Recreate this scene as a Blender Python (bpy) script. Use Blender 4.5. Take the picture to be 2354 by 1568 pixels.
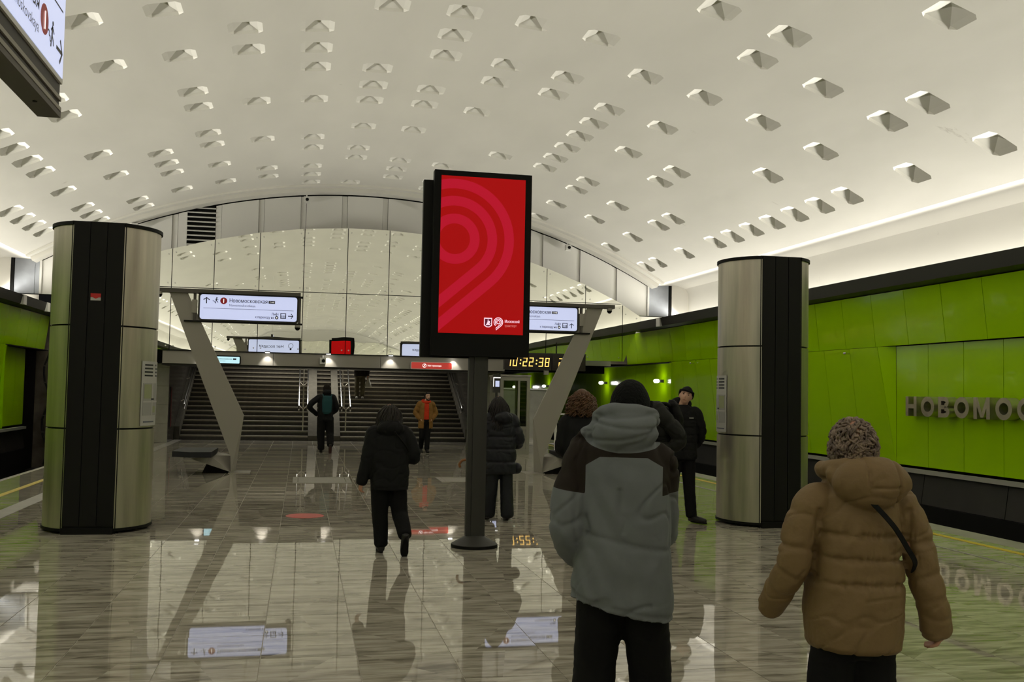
import bpy, math, random
import numpy as np
from mathutils import Vector, Matrix, noise as mnoise

# ------------------------------------------------------------------ scene, camera, light
for o in list(bpy.data.objects):
    bpy.data.objects.remove(o, do_unlink=True)
scene = bpy.context.scene
COL = scene.collection
RND = random.Random(11)
PI = math.pi

IMG_W, IMG_H, FPX, CAM_H = 2354.0, 1568.0, 2300.0, 1.70
cam_data = bpy.data.cameras.new('camera')
cam_data.sensor_width = 36.0
cam_data.lens = FPX / IMG_W * 36.0
cam_data.clip_start = 0.05
cam_data.clip_end = 500
cam = bpy.data.objects.new('camera', cam_data)
COL.objects.link(cam)
# yaw 11.8 deg to the right of the hall axis, pitched up 2.9 deg, rolled 1.1 deg
vpx, vpy, slope = 692.0 - IMG_W / 2, 892.0 - IMG_H / 2, 0.0196
tt = (vpx * vpx + vpy * vpy + FPX * FPX) / -(vpx + slope * vpy)
yc = Vector((vpx, -vpy, -FPX)).normalized()
xc = Vector((vpx + tt, -(vpy + tt * slope), -FPX)).normalized()
xc = (xc - yc * xc.dot(yc)).normalized()
zc = xc.cross(yc)
rot = Matrix((xc, yc, zc)).to_4x4()
cam.matrix_world = Matrix.Translation((0, 0, CAM_H)) @ rot
scene.camera = cam

world = bpy.data.worlds.new('world')
scene.world = world
world.use_nodes = True
world.node_tree.nodes['Background'].inputs[0].default_value = (0.02, 0.02, 0.02, 1)
world.node_tree.nodes['Background'].inputs[1].default_value = 0.3

XC = 1.78                     # centre line of the hall


def area_light(name, loc, direction, sx, sy, watts, color, along=(0, 1, 0), spread=180):
    d = bpy.data.lights.new(name, 'AREA')
    d.spread = math.radians(spread)
    d.shape = 'RECTANGLE'
    d.size, d.size_y = sx, sy
    d.energy, d.color = watts, color
    o = bpy.data.objects.new(name, d)
    COL.objects.link(o)
    z = -Vector(direction).normalized()
    x = Vector(along).normalized()
    y = z.cross(x).normalized()
    x = y.cross(z)
    m = Matrix((x, y, z)).transposed().to_4x4()
    o.matrix_world = Matrix.Translation(loc) @ m
    return o


# LED strips lying in the two light troughs behind the dark cornices
WARM = (1.0, 0.965, 0.865)
COVE_W = 2150
area_light('cove_light_right', (12.17, -5.5, 4.20), (-0.93, 0, 0.37), 84, 0.16, COVE_W * 1.06, WARM, spread=80)
area_light('cove_light_left', (2 * XC - 12.17, -5.5, 4.20), (0.93, 0, 0.37), 84, 0.16, COVE_W * 1.06, WARM, spread=80)
area_light('cove_wash_right', (12.17, -5.5, 4.12), (-0.15, 0, 1), 84, 0.10, 425, WARM)
area_light('cove_wash_left', (2 * XC - 12.17, -5.5, 4.12), (0.15, 0, 1), 84, 0.10, 425, WARM)
# unseen fill light added to brighten the stairs
area_light('stair_fill', (0.8, 36.2, 4.75), (0, -0.15, -1), 6.0, 0.25, 210, WARM, along=(1, 0, 0), spread=110)
# unseen fill added to lift the dark parapet and side passage
area_light('passage_fill', (8.0, 34.2, 2.86), (0, 0.2, -1), 2.5, 0.2, 55, WARM, along=(1, 0, 0))

vs = scene.view_settings
vs.view_transform = 'Standard'
vs.look = 'None'
vs.exposure = 0.0
vs.gamma = 1.0
vs.use_curve_mapping = False
scene.display_settings.display_device = 'sRGB'
scene.cycles.use_denoising = True
scene.cycles.max_bounces = 5
scene.cycles.diffuse_bounces = 3
scene.cycles.glossy_bounces = 3
scene.cycles.transmission_bounces = 2
scene.cycles.transparent_max_bounces = 4
scene.cycles.caustics_reflective = False
scene.cycles.caustics_refractive = False
scene.cycles.adaptive_threshold = 0.08

# ------------------------------------------------------------------ helpers


def srgb(r, g, b):
    f = lambda c: (c / 255 / 12.92) if c / 255 <= 0.04045 else ((c / 255 + 0.055) / 1.055) ** 2.4
    return (f(r), f(g), f(b), 1.0)


def put(o, parent=None):
    COL.objects.link(o)
    if parent is not None:
        o.parent = parent
    return o


def tag(o, label=None, cat=None, group=None, kind=None):
    if label:
        o['label'] = label
    if cat:
        o['category'] = cat
    if group:
        o['group'] = group
    if kind:
        o['kind'] = kind
    return o


def empty(name, loc=(0, 0, 0), rz=0.0, label=None, cat=None, group=None, kind=None, parent=None):
    o = bpy.data.objects.new(name, None)
    o.location = loc
    o.rotation_euler = (0, 0, rz)
    o.empty_display_size = 0.1
    put(o, parent)
    return tag(o, label, cat, group, kind)


class MB:
    """collects shapes, then builds ONE mesh object"""

    def __init__(s):
        s.v, s.f, s.m = [], [], []

    def add(s, V, F, mi=0):
        k = len(s.v)
        s.v += [tuple(p) for p in V]
        s.f += [tuple(i + k for i in f) for f in F]
        s.m += [mi] * len(F)
        return s

    def box(s, x0, y0, z0, x1, y1, z1, mi=0):
        V = [(x0, y0, z0), (x1, y0, z0), (x1, y1, z0), (x0, y1, z0), (x0, y0, z1), (x1, y0, z1), (x1, y1, z1), (x0, y1, z1)]
        F = [(3, 2, 1, 0), (4, 5, 6, 7), (0, 1, 5, 4), (1, 2, 6, 5), (2, 3, 7, 6), (3, 0, 4, 7)]
        return s.add(V, F, mi)

    def hexa(s, P, mi=0):
        """eight corners: 0-3 bottom loop, 4-7 top loop"""
        F = [(3, 2, 1, 0), (4, 5, 6, 7), (0, 1, 5, 4), (1, 2, 6, 5), (2, 3, 7, 6), (3, 0, 4, 7)]
        return s.add(P, F, mi)

    def prism(s, poly, vec, mi=0):
        """a flat polygon pushed along vec"""
        n = len(poly)
        P = [Vector(p) for p in poly]
        w = Vector(vec)
        V = P + [p + w for p in P]
        nrm = Vector((0, 0, 0))
        for i in range(n):
            nrm += P[i].cross(P[(i + 1) % n])
        F = [tuple(range(n - 1, -1, -1)), tuple(range(n, 2 * n))] + [(i, (i + 1) % n, n + (i + 1) % n, n + i) for i in range(n)]
        if nrm.dot(w) < 0:
            F = [tuple(reversed(f)) for f in F]
        return s.add(V, F, mi)

    def tube(s, pts, r, seg=8, mi=0, cap=True):
        V, F = tube_mesh(pts, r, seg, cap)
        return s.add(V, F, mi)

    def cyl(s, c0, c1, r0, r1=None, seg=16, mi=0):
        return s.tube([c0, c1], [r0, r0 if r1 is None else r1], seg, mi)

    def build(s, name, mats, parent=None, smooth=False, loc=None, rz=None):
        me = bpy.data.meshes.new(name)
        me.from_pydata(s.v, [], s.f)
        mats = mats if isinstance(mats, (list, tuple)) else [mats]
        for m in mats:
            me.materials.append(m)
        if any(s.m):
            me.polygons.foreach_set('material_index', s.m)
        if smooth:
            me.polygons.foreach_set('use_smooth', [True] * len(me.polygons))
            if smooth == 'auto':
                me.set_sharp_from_angle(angle=math.radians(38))
        me.update()
        o = bpy.data.objects.new(name, me)
        if loc is not None:
            o.location = loc
        if rz is not None:
            o.rotation_euler = (0, 0, rz)
        return put(o, parent)


def tube_mesh(pts, r, seg=8, cap=True):
    pts = [Vector(p) for p in pts]
    n = len(pts)
    rr = r if isinstance(r, (list, tuple)) else [r] * n
    V, F = [], []
    up = None
    for i in range(n):
        t = (pts[min(i + 1, n - 1)] - pts[max(i - 1, 0)])
        t = t.normalized() if t.length > 1e-9 else Vector((0, 0, 1))
        if up is None:
            a = Vector((0, 0, 1)) if abs(t.z) < 0.9 else Vector((1, 0, 0))
            up = (a - t * a.dot(t)).normalized()
        else:
            up = (up - t * up.dot(t))
            up = up.normalized() if up.length > 1e-6 else Vector((1, 0, 0))
        side = t.cross(up)
        for k in range(seg):
            a = 2 * PI * k / seg
            V.append(pts[i] + (up * math.cos(a) + side * math.sin(a)) * rr[i])
    for i in range(n - 1):
        for k in range(seg):
            a, b = i * seg + k, i * seg + (k + 1) % seg
            F.append((a, b, b + seg, a + seg))
    if cap:
        F.append(tuple(range(seg - 1, -1, -1)))
        F.append(tuple((n - 1) * seg + k for k in range(seg)))
    return V, F


# ------------------------------------------------------------------ materials


def mat(name, color, rough=0.5, metal=0.0, spec=0.5, emit=None, estr=0.0, var=0.0, vscale=6.0, vstretch=(1, 1, 1), bump=0.0, bscale=40.0, bstretch=(1, 1, 1), coat=0.0, dark=None, rvar=0.0, ior=1.5):
    """principled material with optional noise variation, bump and emission"""
    m = bpy.data.materials.new(name)
    m.use_nodes = True
    nt = m.node_tree
    b = nt.nodes['Principled BSDF']
    col = color if len(color) == 4 else (*color, 1)
    b.inputs['Base Color'].default_value = col
    b.inputs['Roughness'].default_value = rough
    b.inputs['Metallic'].default_value = metal
    b.inputs['Specular IOR Level'].default_value = spec
    b.inputs['IOR'].default_value = ior
    if coat:
        b.inputs['Coat Weight'].default_value = coat
        b.inputs['Coat Roughness'].default_value = 0.03
    if emit:
        b.inputs['Emission Color'].default_value = emit if len(emit) == 4 else (*emit, 1)
        b.inputs['Emission Strength'].default_value = estr
    if var or bump or rvar:
        tc = nt.nodes.new('ShaderNodeTexCoord')
    if var or rvar:
        mp = nt.nodes.new('ShaderNodeMapping')
        mp.inputs['Scale'].default_value = vstretch
        nz = nt.nodes.new('ShaderNodeTexNoise')
        nz.inputs['Scale'].default_value = vscale
        nz.inputs['Detail'].default_value = 5
        nt.links.new(tc.outputs['Object'], mp.inputs[0])
        nt.links.new(mp.outputs[0], nz.inputs['Vector'])
        if var:
            rp = nt.nodes.new('ShaderNodeValToRGB')
            d = dark if dark else tuple(c * (1 - var) for c in col[:3])
            rp.color_ramp.elements[0].position = 0.32
            rp.color_ramp.elements[0].color = (*d[:3], 1)
            rp.color_ramp.elements[1].position = 0.68
            rp.color_ramp.elements[1].color = col
            nt.links.new(nz.outputs[0], rp.inputs[0])
            nt.links.new(rp.outputs[0], b.inputs['Base Color'])
        if rvar:
            mr = nt.nodes.new('ShaderNodeMapRange')
            mr.inputs['To Min'].default_value = max(0, rough - rvar)
            mr.inputs['To Max'].default_value = rough + rvar
            nt.links.new(nz.outputs[0], mr.inputs[0])
            nt.links.new(mr.outputs[0], b.inputs['Roughness'])
    if bump:
        mp2 = nt.nodes.new('ShaderNodeMapping')
        mp2.inputs['Scale'].default_value = bstretch
        n2 = nt.nodes.new('ShaderNodeTexNoise')
        n2.inputs['Scale'].default_value = bscale
        n2.inputs['Detail'].default_value = 3
        bp = nt.nodes.new('ShaderNodeBump')
        bp.inputs['Strength'].default_value = bump
        bp.inputs['Distance'].default_value = 0.02
        nt.links.new(tc.outputs['Object'], mp2.inputs[0])
        nt.links.new(mp2.outputs[0], n2.inputs['Vector'])
        nt.links.new(n2.outputs[0], bp.inputs['Height'])
        nt.links.new(bp.outputs[0], b.inputs['Normal'])
    return m


M = {}
M['plaster'] = mat('plaster', (0.80, 0.775, 0.71), 0.85, spec=0.2, var=0.07, vscale=0.9, bump=0.25, bscale=2.2, vstretch=(1, 0.35, 1))


def add_stains(m):
    """sparse grey smudges and patched spots with a shape of their own"""
    nt = m.node_tree
    b = nt.nodes['Principled BSDF']
    src = b.inputs['Base Color'].links[0].from_socket
    tc = nt.nodes.new('ShaderNodeTexCoord')
    mp = nt.nodes.new('ShaderNodeMapping')
    mp.inputs['Scale'].default_value = (0.5, 0.9, 0.5)
    nz = nt.nodes.new('ShaderNodeTexNoise')
    nz.inputs['Scale'].default_value = 0.9
    nz.inputs['Detail'].default_value = 9
    nz.inputs['Roughness'].default_value = 0.7
    rp = nt.nodes.new('ShaderNodeValToRGB')
    rp.color_ramp.elements[0].position, rp.color_ramp.elements[0].color = 0.685, (0, 0, 0, 1)
    rp.color_ramp.elements[1].position, rp.color_ramp.elements[1].color = 0.715, (1, 1, 1, 1)
    mx = nt.nodes.new('ShaderNodeMix')
    mx.data_type = 'RGBA'
    mx.inputs[7].default_value = (0.62, 0.59, 0.53, 1)
    nt.links.new(tc.outputs['Object'], mp.inputs[0])
    nt.links.new(mp.outputs[0], nz.inputs['Vector'])
    nt.links.new(nz.outputs[0], rp.inputs[0])
    nt.links.new(rp.outputs[0], mx.inputs[0])
    nt.links.new(src, mx.inputs[6])
    nt.links.new(mx.outputs[2], b.inputs['Base Color'])


add_stains(M['plaster'])
M['coffer'] = mat('coffer_plaster', (0.82, 0.80, 0.74), 0.85, spec=0.2)
M['grey_panel'] = mat('grey_panel', (0.80, 0.785, 0.745), 0.55, spec=0.35)
M['blue_panel'] = mat('blue_grey_panel', (0.36, 0.38, 0.42), 0.6, var=0.2, vscale=3)
M['white_metal'] = mat('white_metal', (0.75, 0.74, 0.70), 0.4)
M['black_metal'] = mat('black_metal', (0.008, 0.008, 0.007), 0.5, spec=0.18)
M['matt_black'] = mat('matt_black', (0.006, 0.006, 0.0055), 0.6, spec=0.15)
M['charcoal'] = mat('charcoal_metal', (0.035, 0.034, 0.030), 0.5, spec=0.4)
M['cornice'] = mat('dark_cornice', (0.030, 0.030, 0.026), 0.5, spec=0.4)
M['taupe'] = mat('taupe_metal', (0.34, 0.32, 0.28), 0.5, spec=0.4)
M['taupe_dark'] = mat('taupe_beam', (0.10, 0.092, 0.078), 0.5, spec=0.4)
M['green'] = mat('green_glass', (0.40, 0.73, 0.0), 0.14, spec=0.3, coat=0.15, var=0.06, vscale=0.7)
M['steel'] = mat('brushed_steel', (0.62, 0.575, 0.49), 0.42, metal=0.97, var=0.35, vscale=2.4, vstretch=(3.0, 3.0, 0.25), rvar=0.07)
M['chrome'] = mat('chrome', (0.70, 0.69, 0.66), 0.16, metal=1.0)
M['gold_steel'] = mat('bronze_steel', (0.62, 0.57, 0.44), 0.30, metal=0.85, var=0.2, vscale=8)
M['rail_metal'] = mat('rail_metal', (0.55, 0.54, 0.50), 0.35, metal=0.4)
M['stone_wall'] = mat('dark_polished_stone', (0.075, 0.068, 0.058), 0.22, var=0.45, vscale=3.0, vstretch=(1, 1, 3))
M['stone_light'] = mat('pale_stone', (0.33, 0.315, 0.27), 0.4, var=0.22, vscale=2.5)
M['granite'] = mat('dark_granite', (0.040, 0.034, 0.026), 0.55, var=0.4, vscale=12)
M['nosing'] = mat('step_tread_stone', (0.24, 0.215, 0.165), 0.5, var=0.2, vscale=10)
M['ramp_stone'] = mat('ramp_stone', (0.10, 0.093, 0.076), 0.95, spec=0.05, var=0.2, vscale=6)
M['concrete'] = mat('tunnel_concrete', (0.17, 0.145, 0.11), 0.9, var=0.5, vscale=2.0)
M['track'] = mat('track_bed', (0.012, 0.011, 0.010), 0.9)
M['skirt'] = mat('track_skirting', (0.022, 0.020, 0.018), 0.5, var=0.35, vscale=1.6, vstretch=(1, 1, 0.4))
M['yellow'] = mat('yellow_line', srgb(214, 190, 40), 0.4, var=0.2, vscale=9)
M['yellow_dim'] = mat('yellow_line', srgb(214, 190, 40), 0.4)
M['grout'] = mat('grout', (0.62, 0.59, 0.50), 0.6, var=0.2, vscale=20)
M['hatch'] = mat('hatch_metal', (0.32, 0.305, 0.26), 0.35, metal=0.2)
M['red_disc'] = mat('red_disc', srgb(205, 62, 55), 0.35, var=0.15, vscale=30)
M['sign_blue'] = mat('lit_sign_face', (0.3, 0.32, 0.4), 0.25, emit=srgb(206, 214, 250), estr=0.82)
M['sign_cyan'] = mat('lit_cyan_sign_face', (0.3, 0.35, 0.4), 0.25, emit=srgb(190, 238, 246), estr=0.95)
M['sign_red'] = mat('lit_red_sign_face', srgb(150, 40, 32), 0.3, emit=srgb(186, 62, 52), estr=0.7)
M['ink'] = mat('sign_ink', (0.006, 0.007, 0.016), 0.4)
M['ink_soft'] = mat('sign_ink_grey', (0.10, 0.11, 0.16), 0.4)
M['ink_red'] = mat('line_badge_red', srgb(120, 16, 22), 0.4, emit=srgb(120, 16, 22), estr=0.55)
M['lit_white'] = mat('lit_white', (0.8, 0.8, 0.8), 0.4, emit=(1, 0.98, 0.94, 1), estr=1.0)
M['screen_red'] = mat('screen_red', srgb(60, 3, 4), 0.25, spec=0.12, emit=srgb(166, 10, 11), estr=0.9)
M['screen_band'] = mat('screen_crimson', srgb(60, 4, 10), 0.25, spec=0.12, emit=srgb(186, 20, 44), estr=0.9)
M['screen_pink'] = mat('screen_white', (0.5, 0.3, 0.35), 0.2, emit=srgb(255, 214, 232), estr=0.95)
M['screen_soft'] = mat('screen_soft_red', (0.3, 0.1, 0.1), 0.2, emit=srgb(222, 120, 120), estr=0.8)
M['screen_plum'] = mat('screen_plum', srgb(70, 6, 30), 0.2, emit=srgb(86, 8, 42), estr=0.8)
M['led_amber'] = mat('amber_led', (0.2, 0.1, 0.02), 0.4, emit=(1.0, 0.60, 0.14, 1), estr=1.55)
M['led_housing'] = mat('clock_housing', (0.012, 0.004, 0.003), 0.3)
M['lamp_glow'] = mat('lamp_glow', (1, 1, 1), 0.4, emit=(1, 0.97, 0.90, 1), estr=9.0)
M['paper'] = mat('map_paper', (0.50, 0.50, 0.48), 0.5)
M['map_green'] = mat('map_green', (0.33, 0.36, 0.20), 0.5)
M['map_grey'] = mat('map_grey', (0.36, 0.36, 0.35), 0.5)
M['red_bar'] = mat('red_bar', srgb(96, 14, 10), 0.4)
M['white_red'] = mat('tag_red', srgb(196, 24, 20), 0.4)
M['seat'] = mat('bench_seat', (0.022, 0.023, 0.026), 0.5, spec=0.2, var=0.2, vscale=6)
M['glass'] = None


def mirror_material():
    m = bpy.data.materials.new('mirror_glass')
    m.use_nodes = True
    nt = m.node_tree
    b = nt.nodes['Principled BSDF']
    b.inputs['Base Color'].default_value = (0.93, 0.94, 0.86, 1)
    b.inputs['Metallic'].default_value = 1.0
    b.inputs['Roughness'].default_value = 0.0
    tc = nt.nodes.new('ShaderNodeTexCoord')
    nz = nt.nodes.new('ShaderNodeTexNoise')
    nz.inputs['Scale'].default_value = 1.15
    nz.inputs['Detail'].default_value = 1.0
    bp = nt.nodes.new('ShaderNodeBump')
    bp.inputs['Strength'].default_value = 0.075
    bp.inputs['Distance'].default_value = 0.02
    nt.links.new(tc.outputs['Object'], nz.inputs['Vector'])
    nt.links.new(nz.outputs[0], bp.inputs['Height'])
    nt.links.new(bp.outputs[0], b.inputs['Normal'])
    return m


M['mirror'] = mirror_material()


def glass_material():
    m = bpy.data.materials.new('lift_glass')
    m.use_nodes = True
    nt = m.node_tree
    out = nt.nodes['Material Output']
    nt.nodes.remove(nt.nodes['Principled BSDF'])
    tr = nt.nodes.new('ShaderNodeBsdfTransparent')
    tr.inputs[0].default_value = (0.72, 0.78, 0.66, 1)
    gl = nt.nodes.new('ShaderNodeBsdfGlossy')
    gl.inputs['Roughness'].default_value = 0.02
    fr = nt.nodes.new('ShaderNodeFresnel')
    fr.inputs[0].default_value = 1.5
    mx = nt.nodes.new('ShaderNodeMixShader')
    nt.links.new(fr.outputs[0], mx.inputs[0])
    nt.links.new(tr.outputs[0], mx.inputs[1])
    nt.links.new(gl.outputs[0], mx.inputs[2])
    nt.links.new(mx.outputs[0], out.inputs[0])
    return m


M['glass'] = glass_material()


def tile_material():
    """polished streaky grey stone, a new slab pattern on every tile"""
    m = bpy.data.materials.new('polished_floor_stone')
    m.use_nodes = True
    nt = m.node_tree
    L = nt.links
    b = nt.nodes['Principled BSDF']
    geo = nt.nodes.new('ShaderNodeNewGeometry')
    sub = nt.nodes.new('ShaderNodeVectorMath'); sub.operation = 'SUBTRACT'
    sub.inputs[1].default_value = (0.4, 6.55, 0)
    div = nt.nodes.new('ShaderNodeVectorMath'); div.operation = 'DIVIDE'
    div.inputs[1].default_value = (0.6, 0.6, 1000)
    flo = nt.nodes.new('ShaderNodeVectorMath'); flo.operation = 'FLOOR'
    wn = nt.nodes.new('ShaderNodeTexWhiteNoise')
    wn.noise_dimensions = '3D'
    off = nt.nodes.new('ShaderNodeVectorMath'); off.operation = 'SCALE'
    off.inputs['Scale'].default_value = 7.0
    mul = nt.nodes.new('ShaderNodeVectorMath'); mul.operation = 'MULTIPLY'
    mul.inputs[1].default_value = (1.1, 7.5, 1)
    add = nt.nodes.new('ShaderNodeVectorMath'); add.operation = 'ADD'
    nz = nt.nodes.new('ShaderNodeTexNoise')
    nz.inputs['Scale'].default_value = 1.5
    nz.inputs['Detail'].default_value = 6
    nz.inputs['Roughness'].default_value = 0.62
    nz.inputs['Distortion'].default_value = 0.5
    rp = nt.nodes.new('ShaderNodeValToRGB')
    e = rp.color_ramp.elements
    e[0].position, e[0].color = 0.35, (0.19, 0.17, 0.13, 1)
    e[1].position, e[1].color = 0.66, (0.56, 0.53, 0.44, 1)
    x = e.new(0.5); x.color = (0.40, 0.37, 0.30, 1)
    L.new(geo.outputs['Position'], sub.inputs[0])
    L.new(sub.outputs[0], div.inputs[0])
    L.new(div.outputs[0], flo.inputs[0])
    L.new(flo.outputs[0], wn.inputs['Vector'])
    L.new(wn.outputs['Color'], off.inputs[0])
    L.new(geo.outputs['Position'], mul.inputs[0])
    L.new(mul.outputs[0], add.inputs[0])
    L.new(off.outputs[0], add.inputs[1])
    L.new(add.outputs[0], nz.inputs['Vector'])
    L.new(nz.outputs[0], rp.inputs[0])
    L.new(rp.outputs[0], b.inputs['Base Color'])
    b.inputs['Roughness'].default_value = 0.02
    b.inputs['Specular IOR Level'].default_value = 0.5
    b.inputs['IOR'].default_value = 1.55
    return m


M['tile'] = tile_material()

# ================================================================== THE SETTING
R0 = 18.8                      # radius of the vault
VZ = 7.8 - R0                  # height of its axis
SMAX = 9.87                    # half of the arc
Y_BACK, Y_END = -47.0, 30.95
COLS = [-8.92, -7.65, -6.40, -5.20, -4.02, -2.86, -1.69, -0.54, 0.62, 1.76, 2.92, 4.09, 5.25, 6.45, 7.69, 8.98]
ROW0, ROWD = 13.5, 1.071
OCC = {0: [11, 12, 13, 14], 1: [6, 7, 8, 9, 11, 13, 14, 15], 2: [5, 6, 9, 11, 14, 15], 3: [2, 4, 10, 11, 12, 14], 4: [2, 4, 6, 7, 9, 10, 12, 14], 5: [3, 4, 7, 10, 13, 14], 6: [3, 4, 5, 7, 10, 11, 13, 14, 15], 7: [2, 5, 6, 7, 9, 11, 12, 15], 8: [2, 3, 4, 6, 7, 9, 12, 13, 14], 9: [2, 4, 5, 7, 12, 14, 15], 10: [2, 4, 5, 10], 11: [0, 3, 5, 6, 7, 8, 9, 10], 12: [0, 1, 3, 5, 7, 10, 11, 13, 15], 13: [-2, 1, 3, 7, 8, 11, 13], 14: [0, 1, 3, 5, 10, 11, 13, 15],
       15: [0, 2, 4, 5, 6, 7, 8, 9, 10, 12, 14, 15]}
CL, CW, CC = 0.28, 0.275, 0.08


def vault_pt(s, y, r=R0):
    return (XC + r * math.sin(s / R0), y, VZ + r * math.cos(s / R0))


def vault_z(x):
    return VZ + math.sqrt(R0 * R0 - (x - XC) ** 2)


def make_ceiling():
    rows = list(range(-55, 16))
    occ = set((i, j) for i, js in OCC.items() for j in js)
    r = random.Random(5)
    for j in rows:
        if j < -2:
            for i in range(16):
                if r.random() < 0.47:
                    occ.add((i, j))
    s_lines, s_cell = [-SMAX], {}
    for i, c in enumerate(COLS):
        s_cell[len(s_lines)] = i
        s_lines += [c - CL, c + CL]
    s_lines.append(SMAX)
    y_lines, y_cell = [Y_BACK], {}
    for j in rows:
        c = ROW0 + ROWD * j
        if c - CW < Y_BACK + 0.05 or c + CW > Y_END:
            continue
        y_cell[len(y_lines)] = j
        y_lines += [c - CW, c + CW]
    y_lines.append(Y_END)
    mb = MB()
    ns = len(s_lines)
    for y in y_lines:
        for s in s_lines:
            mb.v.append(vault_pt(s, y))
    spots = []
    for b in range(len(y_lines) - 1):
        for a in range(ns - 1):
            q = (b * ns + a, b * ns + a + 1, (b + 1) * ns + a + 1, (b + 1) * ns + a)
            if a in s_cell and b in y_cell and (s_cell[a], y_cell[b]) in occ:
                s0, s1, y0, y1 = s_lines[a], s_lines[a + 1], y_lines[b], y_lines[b + 1]
                k = len(mb.v)
                mb.v += [vault_pt(s0, y0 + CC), vault_pt(s0 + CC, y0), vault_pt(s1 - CC, y0), vault_pt(s1, y0 + CC),
                         vault_pt(s1, y1 - CC), vault_pt(s1 - CC, y1), vault_pt(s0 + CC, y1), vault_pt(s0, y1 - CC)]
                for f in ((q[0], k, k + 1), (q[1], k + 2, k + 3), (q[2], k + 4, k + 5), (q[3], k + 6, k + 7)):
                    mb.f.append(f)
                    mb.m.append(0)
                spots.append((COLS[s_cell[a]], ROW0 + ROWD * y_cell[b]))
            else:
                mb.f.append(tuple(reversed(q)))
                mb.m.append(0)
    ceil = mb.build('ceiling', M['plaster'], smooth=True)
    tag(ceil, 'white plaster barrel vault with rows of faceted recesses', kind='structure')
    # one faceted recess
    l, w, d1, d2 = CL - 0.085, CW - 0.02, 0.048, 0.135
    rim = [(-CL, -CW + CC, 0), (-CL, CW - CC, 0), (-CL + CC, CW, 0), (CL - CC, CW, 0), (CL, CW - CC, 0), (CL, -CW + CC, 0), (CL - CC, -CW, 0), (-CL + CC, -CW, 0)]
    inn = [(-l, -w, d1), (-l, w, d1), (l, w, d1), (l, -w, d1)]
    V = rim + inn + [(0, 0, d2)]
    F = [(0, 1, 9, 8), (1, 2, 9), (2, 3, 10, 9), (3, 4, 10), (4, 5, 11, 10), (5, 6, 11), (6, 7, 8, 11), (7, 0, 8),
         (8, 9, 12), (9, 10, 12), (10, 11, 12), (11, 8, 12)]
    spots.sort(key=lambda p: abs(p[1] - 20))
    first = None
    rest = MB()
    for n, (s, y) in enumerate(spots):
        p = vault_pt(s, y, R0 - 0.002)
        if n < 290:
            if first is None:
                first = MB().add(V, F).build('coffer', M['coffer'], ceil)
                o = first
            else:
                o = first.copy()
                put(o, ceil)
            o.location = p
            o.rotation_euler = (0, s / R0, 0)
        else:
            mm = Matrix.Translation(p) @ Matrix.Rotation(s / R0, 4, 'Y')
            rest.add([mm @ Vector(v) for v in V], F)
    o = rest.build('coffers_beyond', M['coffer'], ceil)
    tag(o, kind='stuff')
    # two stepped plaster ribs where the vault meets the end wall
    for y0, y1, dr in ((29.98, 30.22, 0.06), (30.5, 31.0, 0.12)):
        rb = MB()
        n = 48
        for k in range(n + 1):
            s = -SMAX + 2 * SMAX * k / n
            rb.v += [vault_pt(s, y0, R0 - 0.0), vault_pt(s, y0, R0 - dr), vault_pt(s, y1, R0 - dr), vault_pt(s, y1, R0)]
        for k in range(n):
            for e in range(3):
                rb.f.append((4 * k + e, 4 * k + e + 1, 4 * k + e + 5, 4 * k + e + 4))
                rb.m.append(0)
        rb.build('arch_rib', M['plaster'], ceil, smooth='auto')
    return ceil


make_ceiling()

# ------------------------------------------------------------------ floor of stone tiles
PX0, PX1 = -5.04, 8.54


def px_of(x, y, z=0.0):
    v = rot.to_3x3().transposed() @ (Vector((x, y, z)) - Vector((0, 0, CAM_H)))
    if v.z > -0.2:
        return None
    return (IMG_W / 2 + FPX * v.x / -v.z, IMG_H / 2 - FPX * v.y / -v.z)


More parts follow.
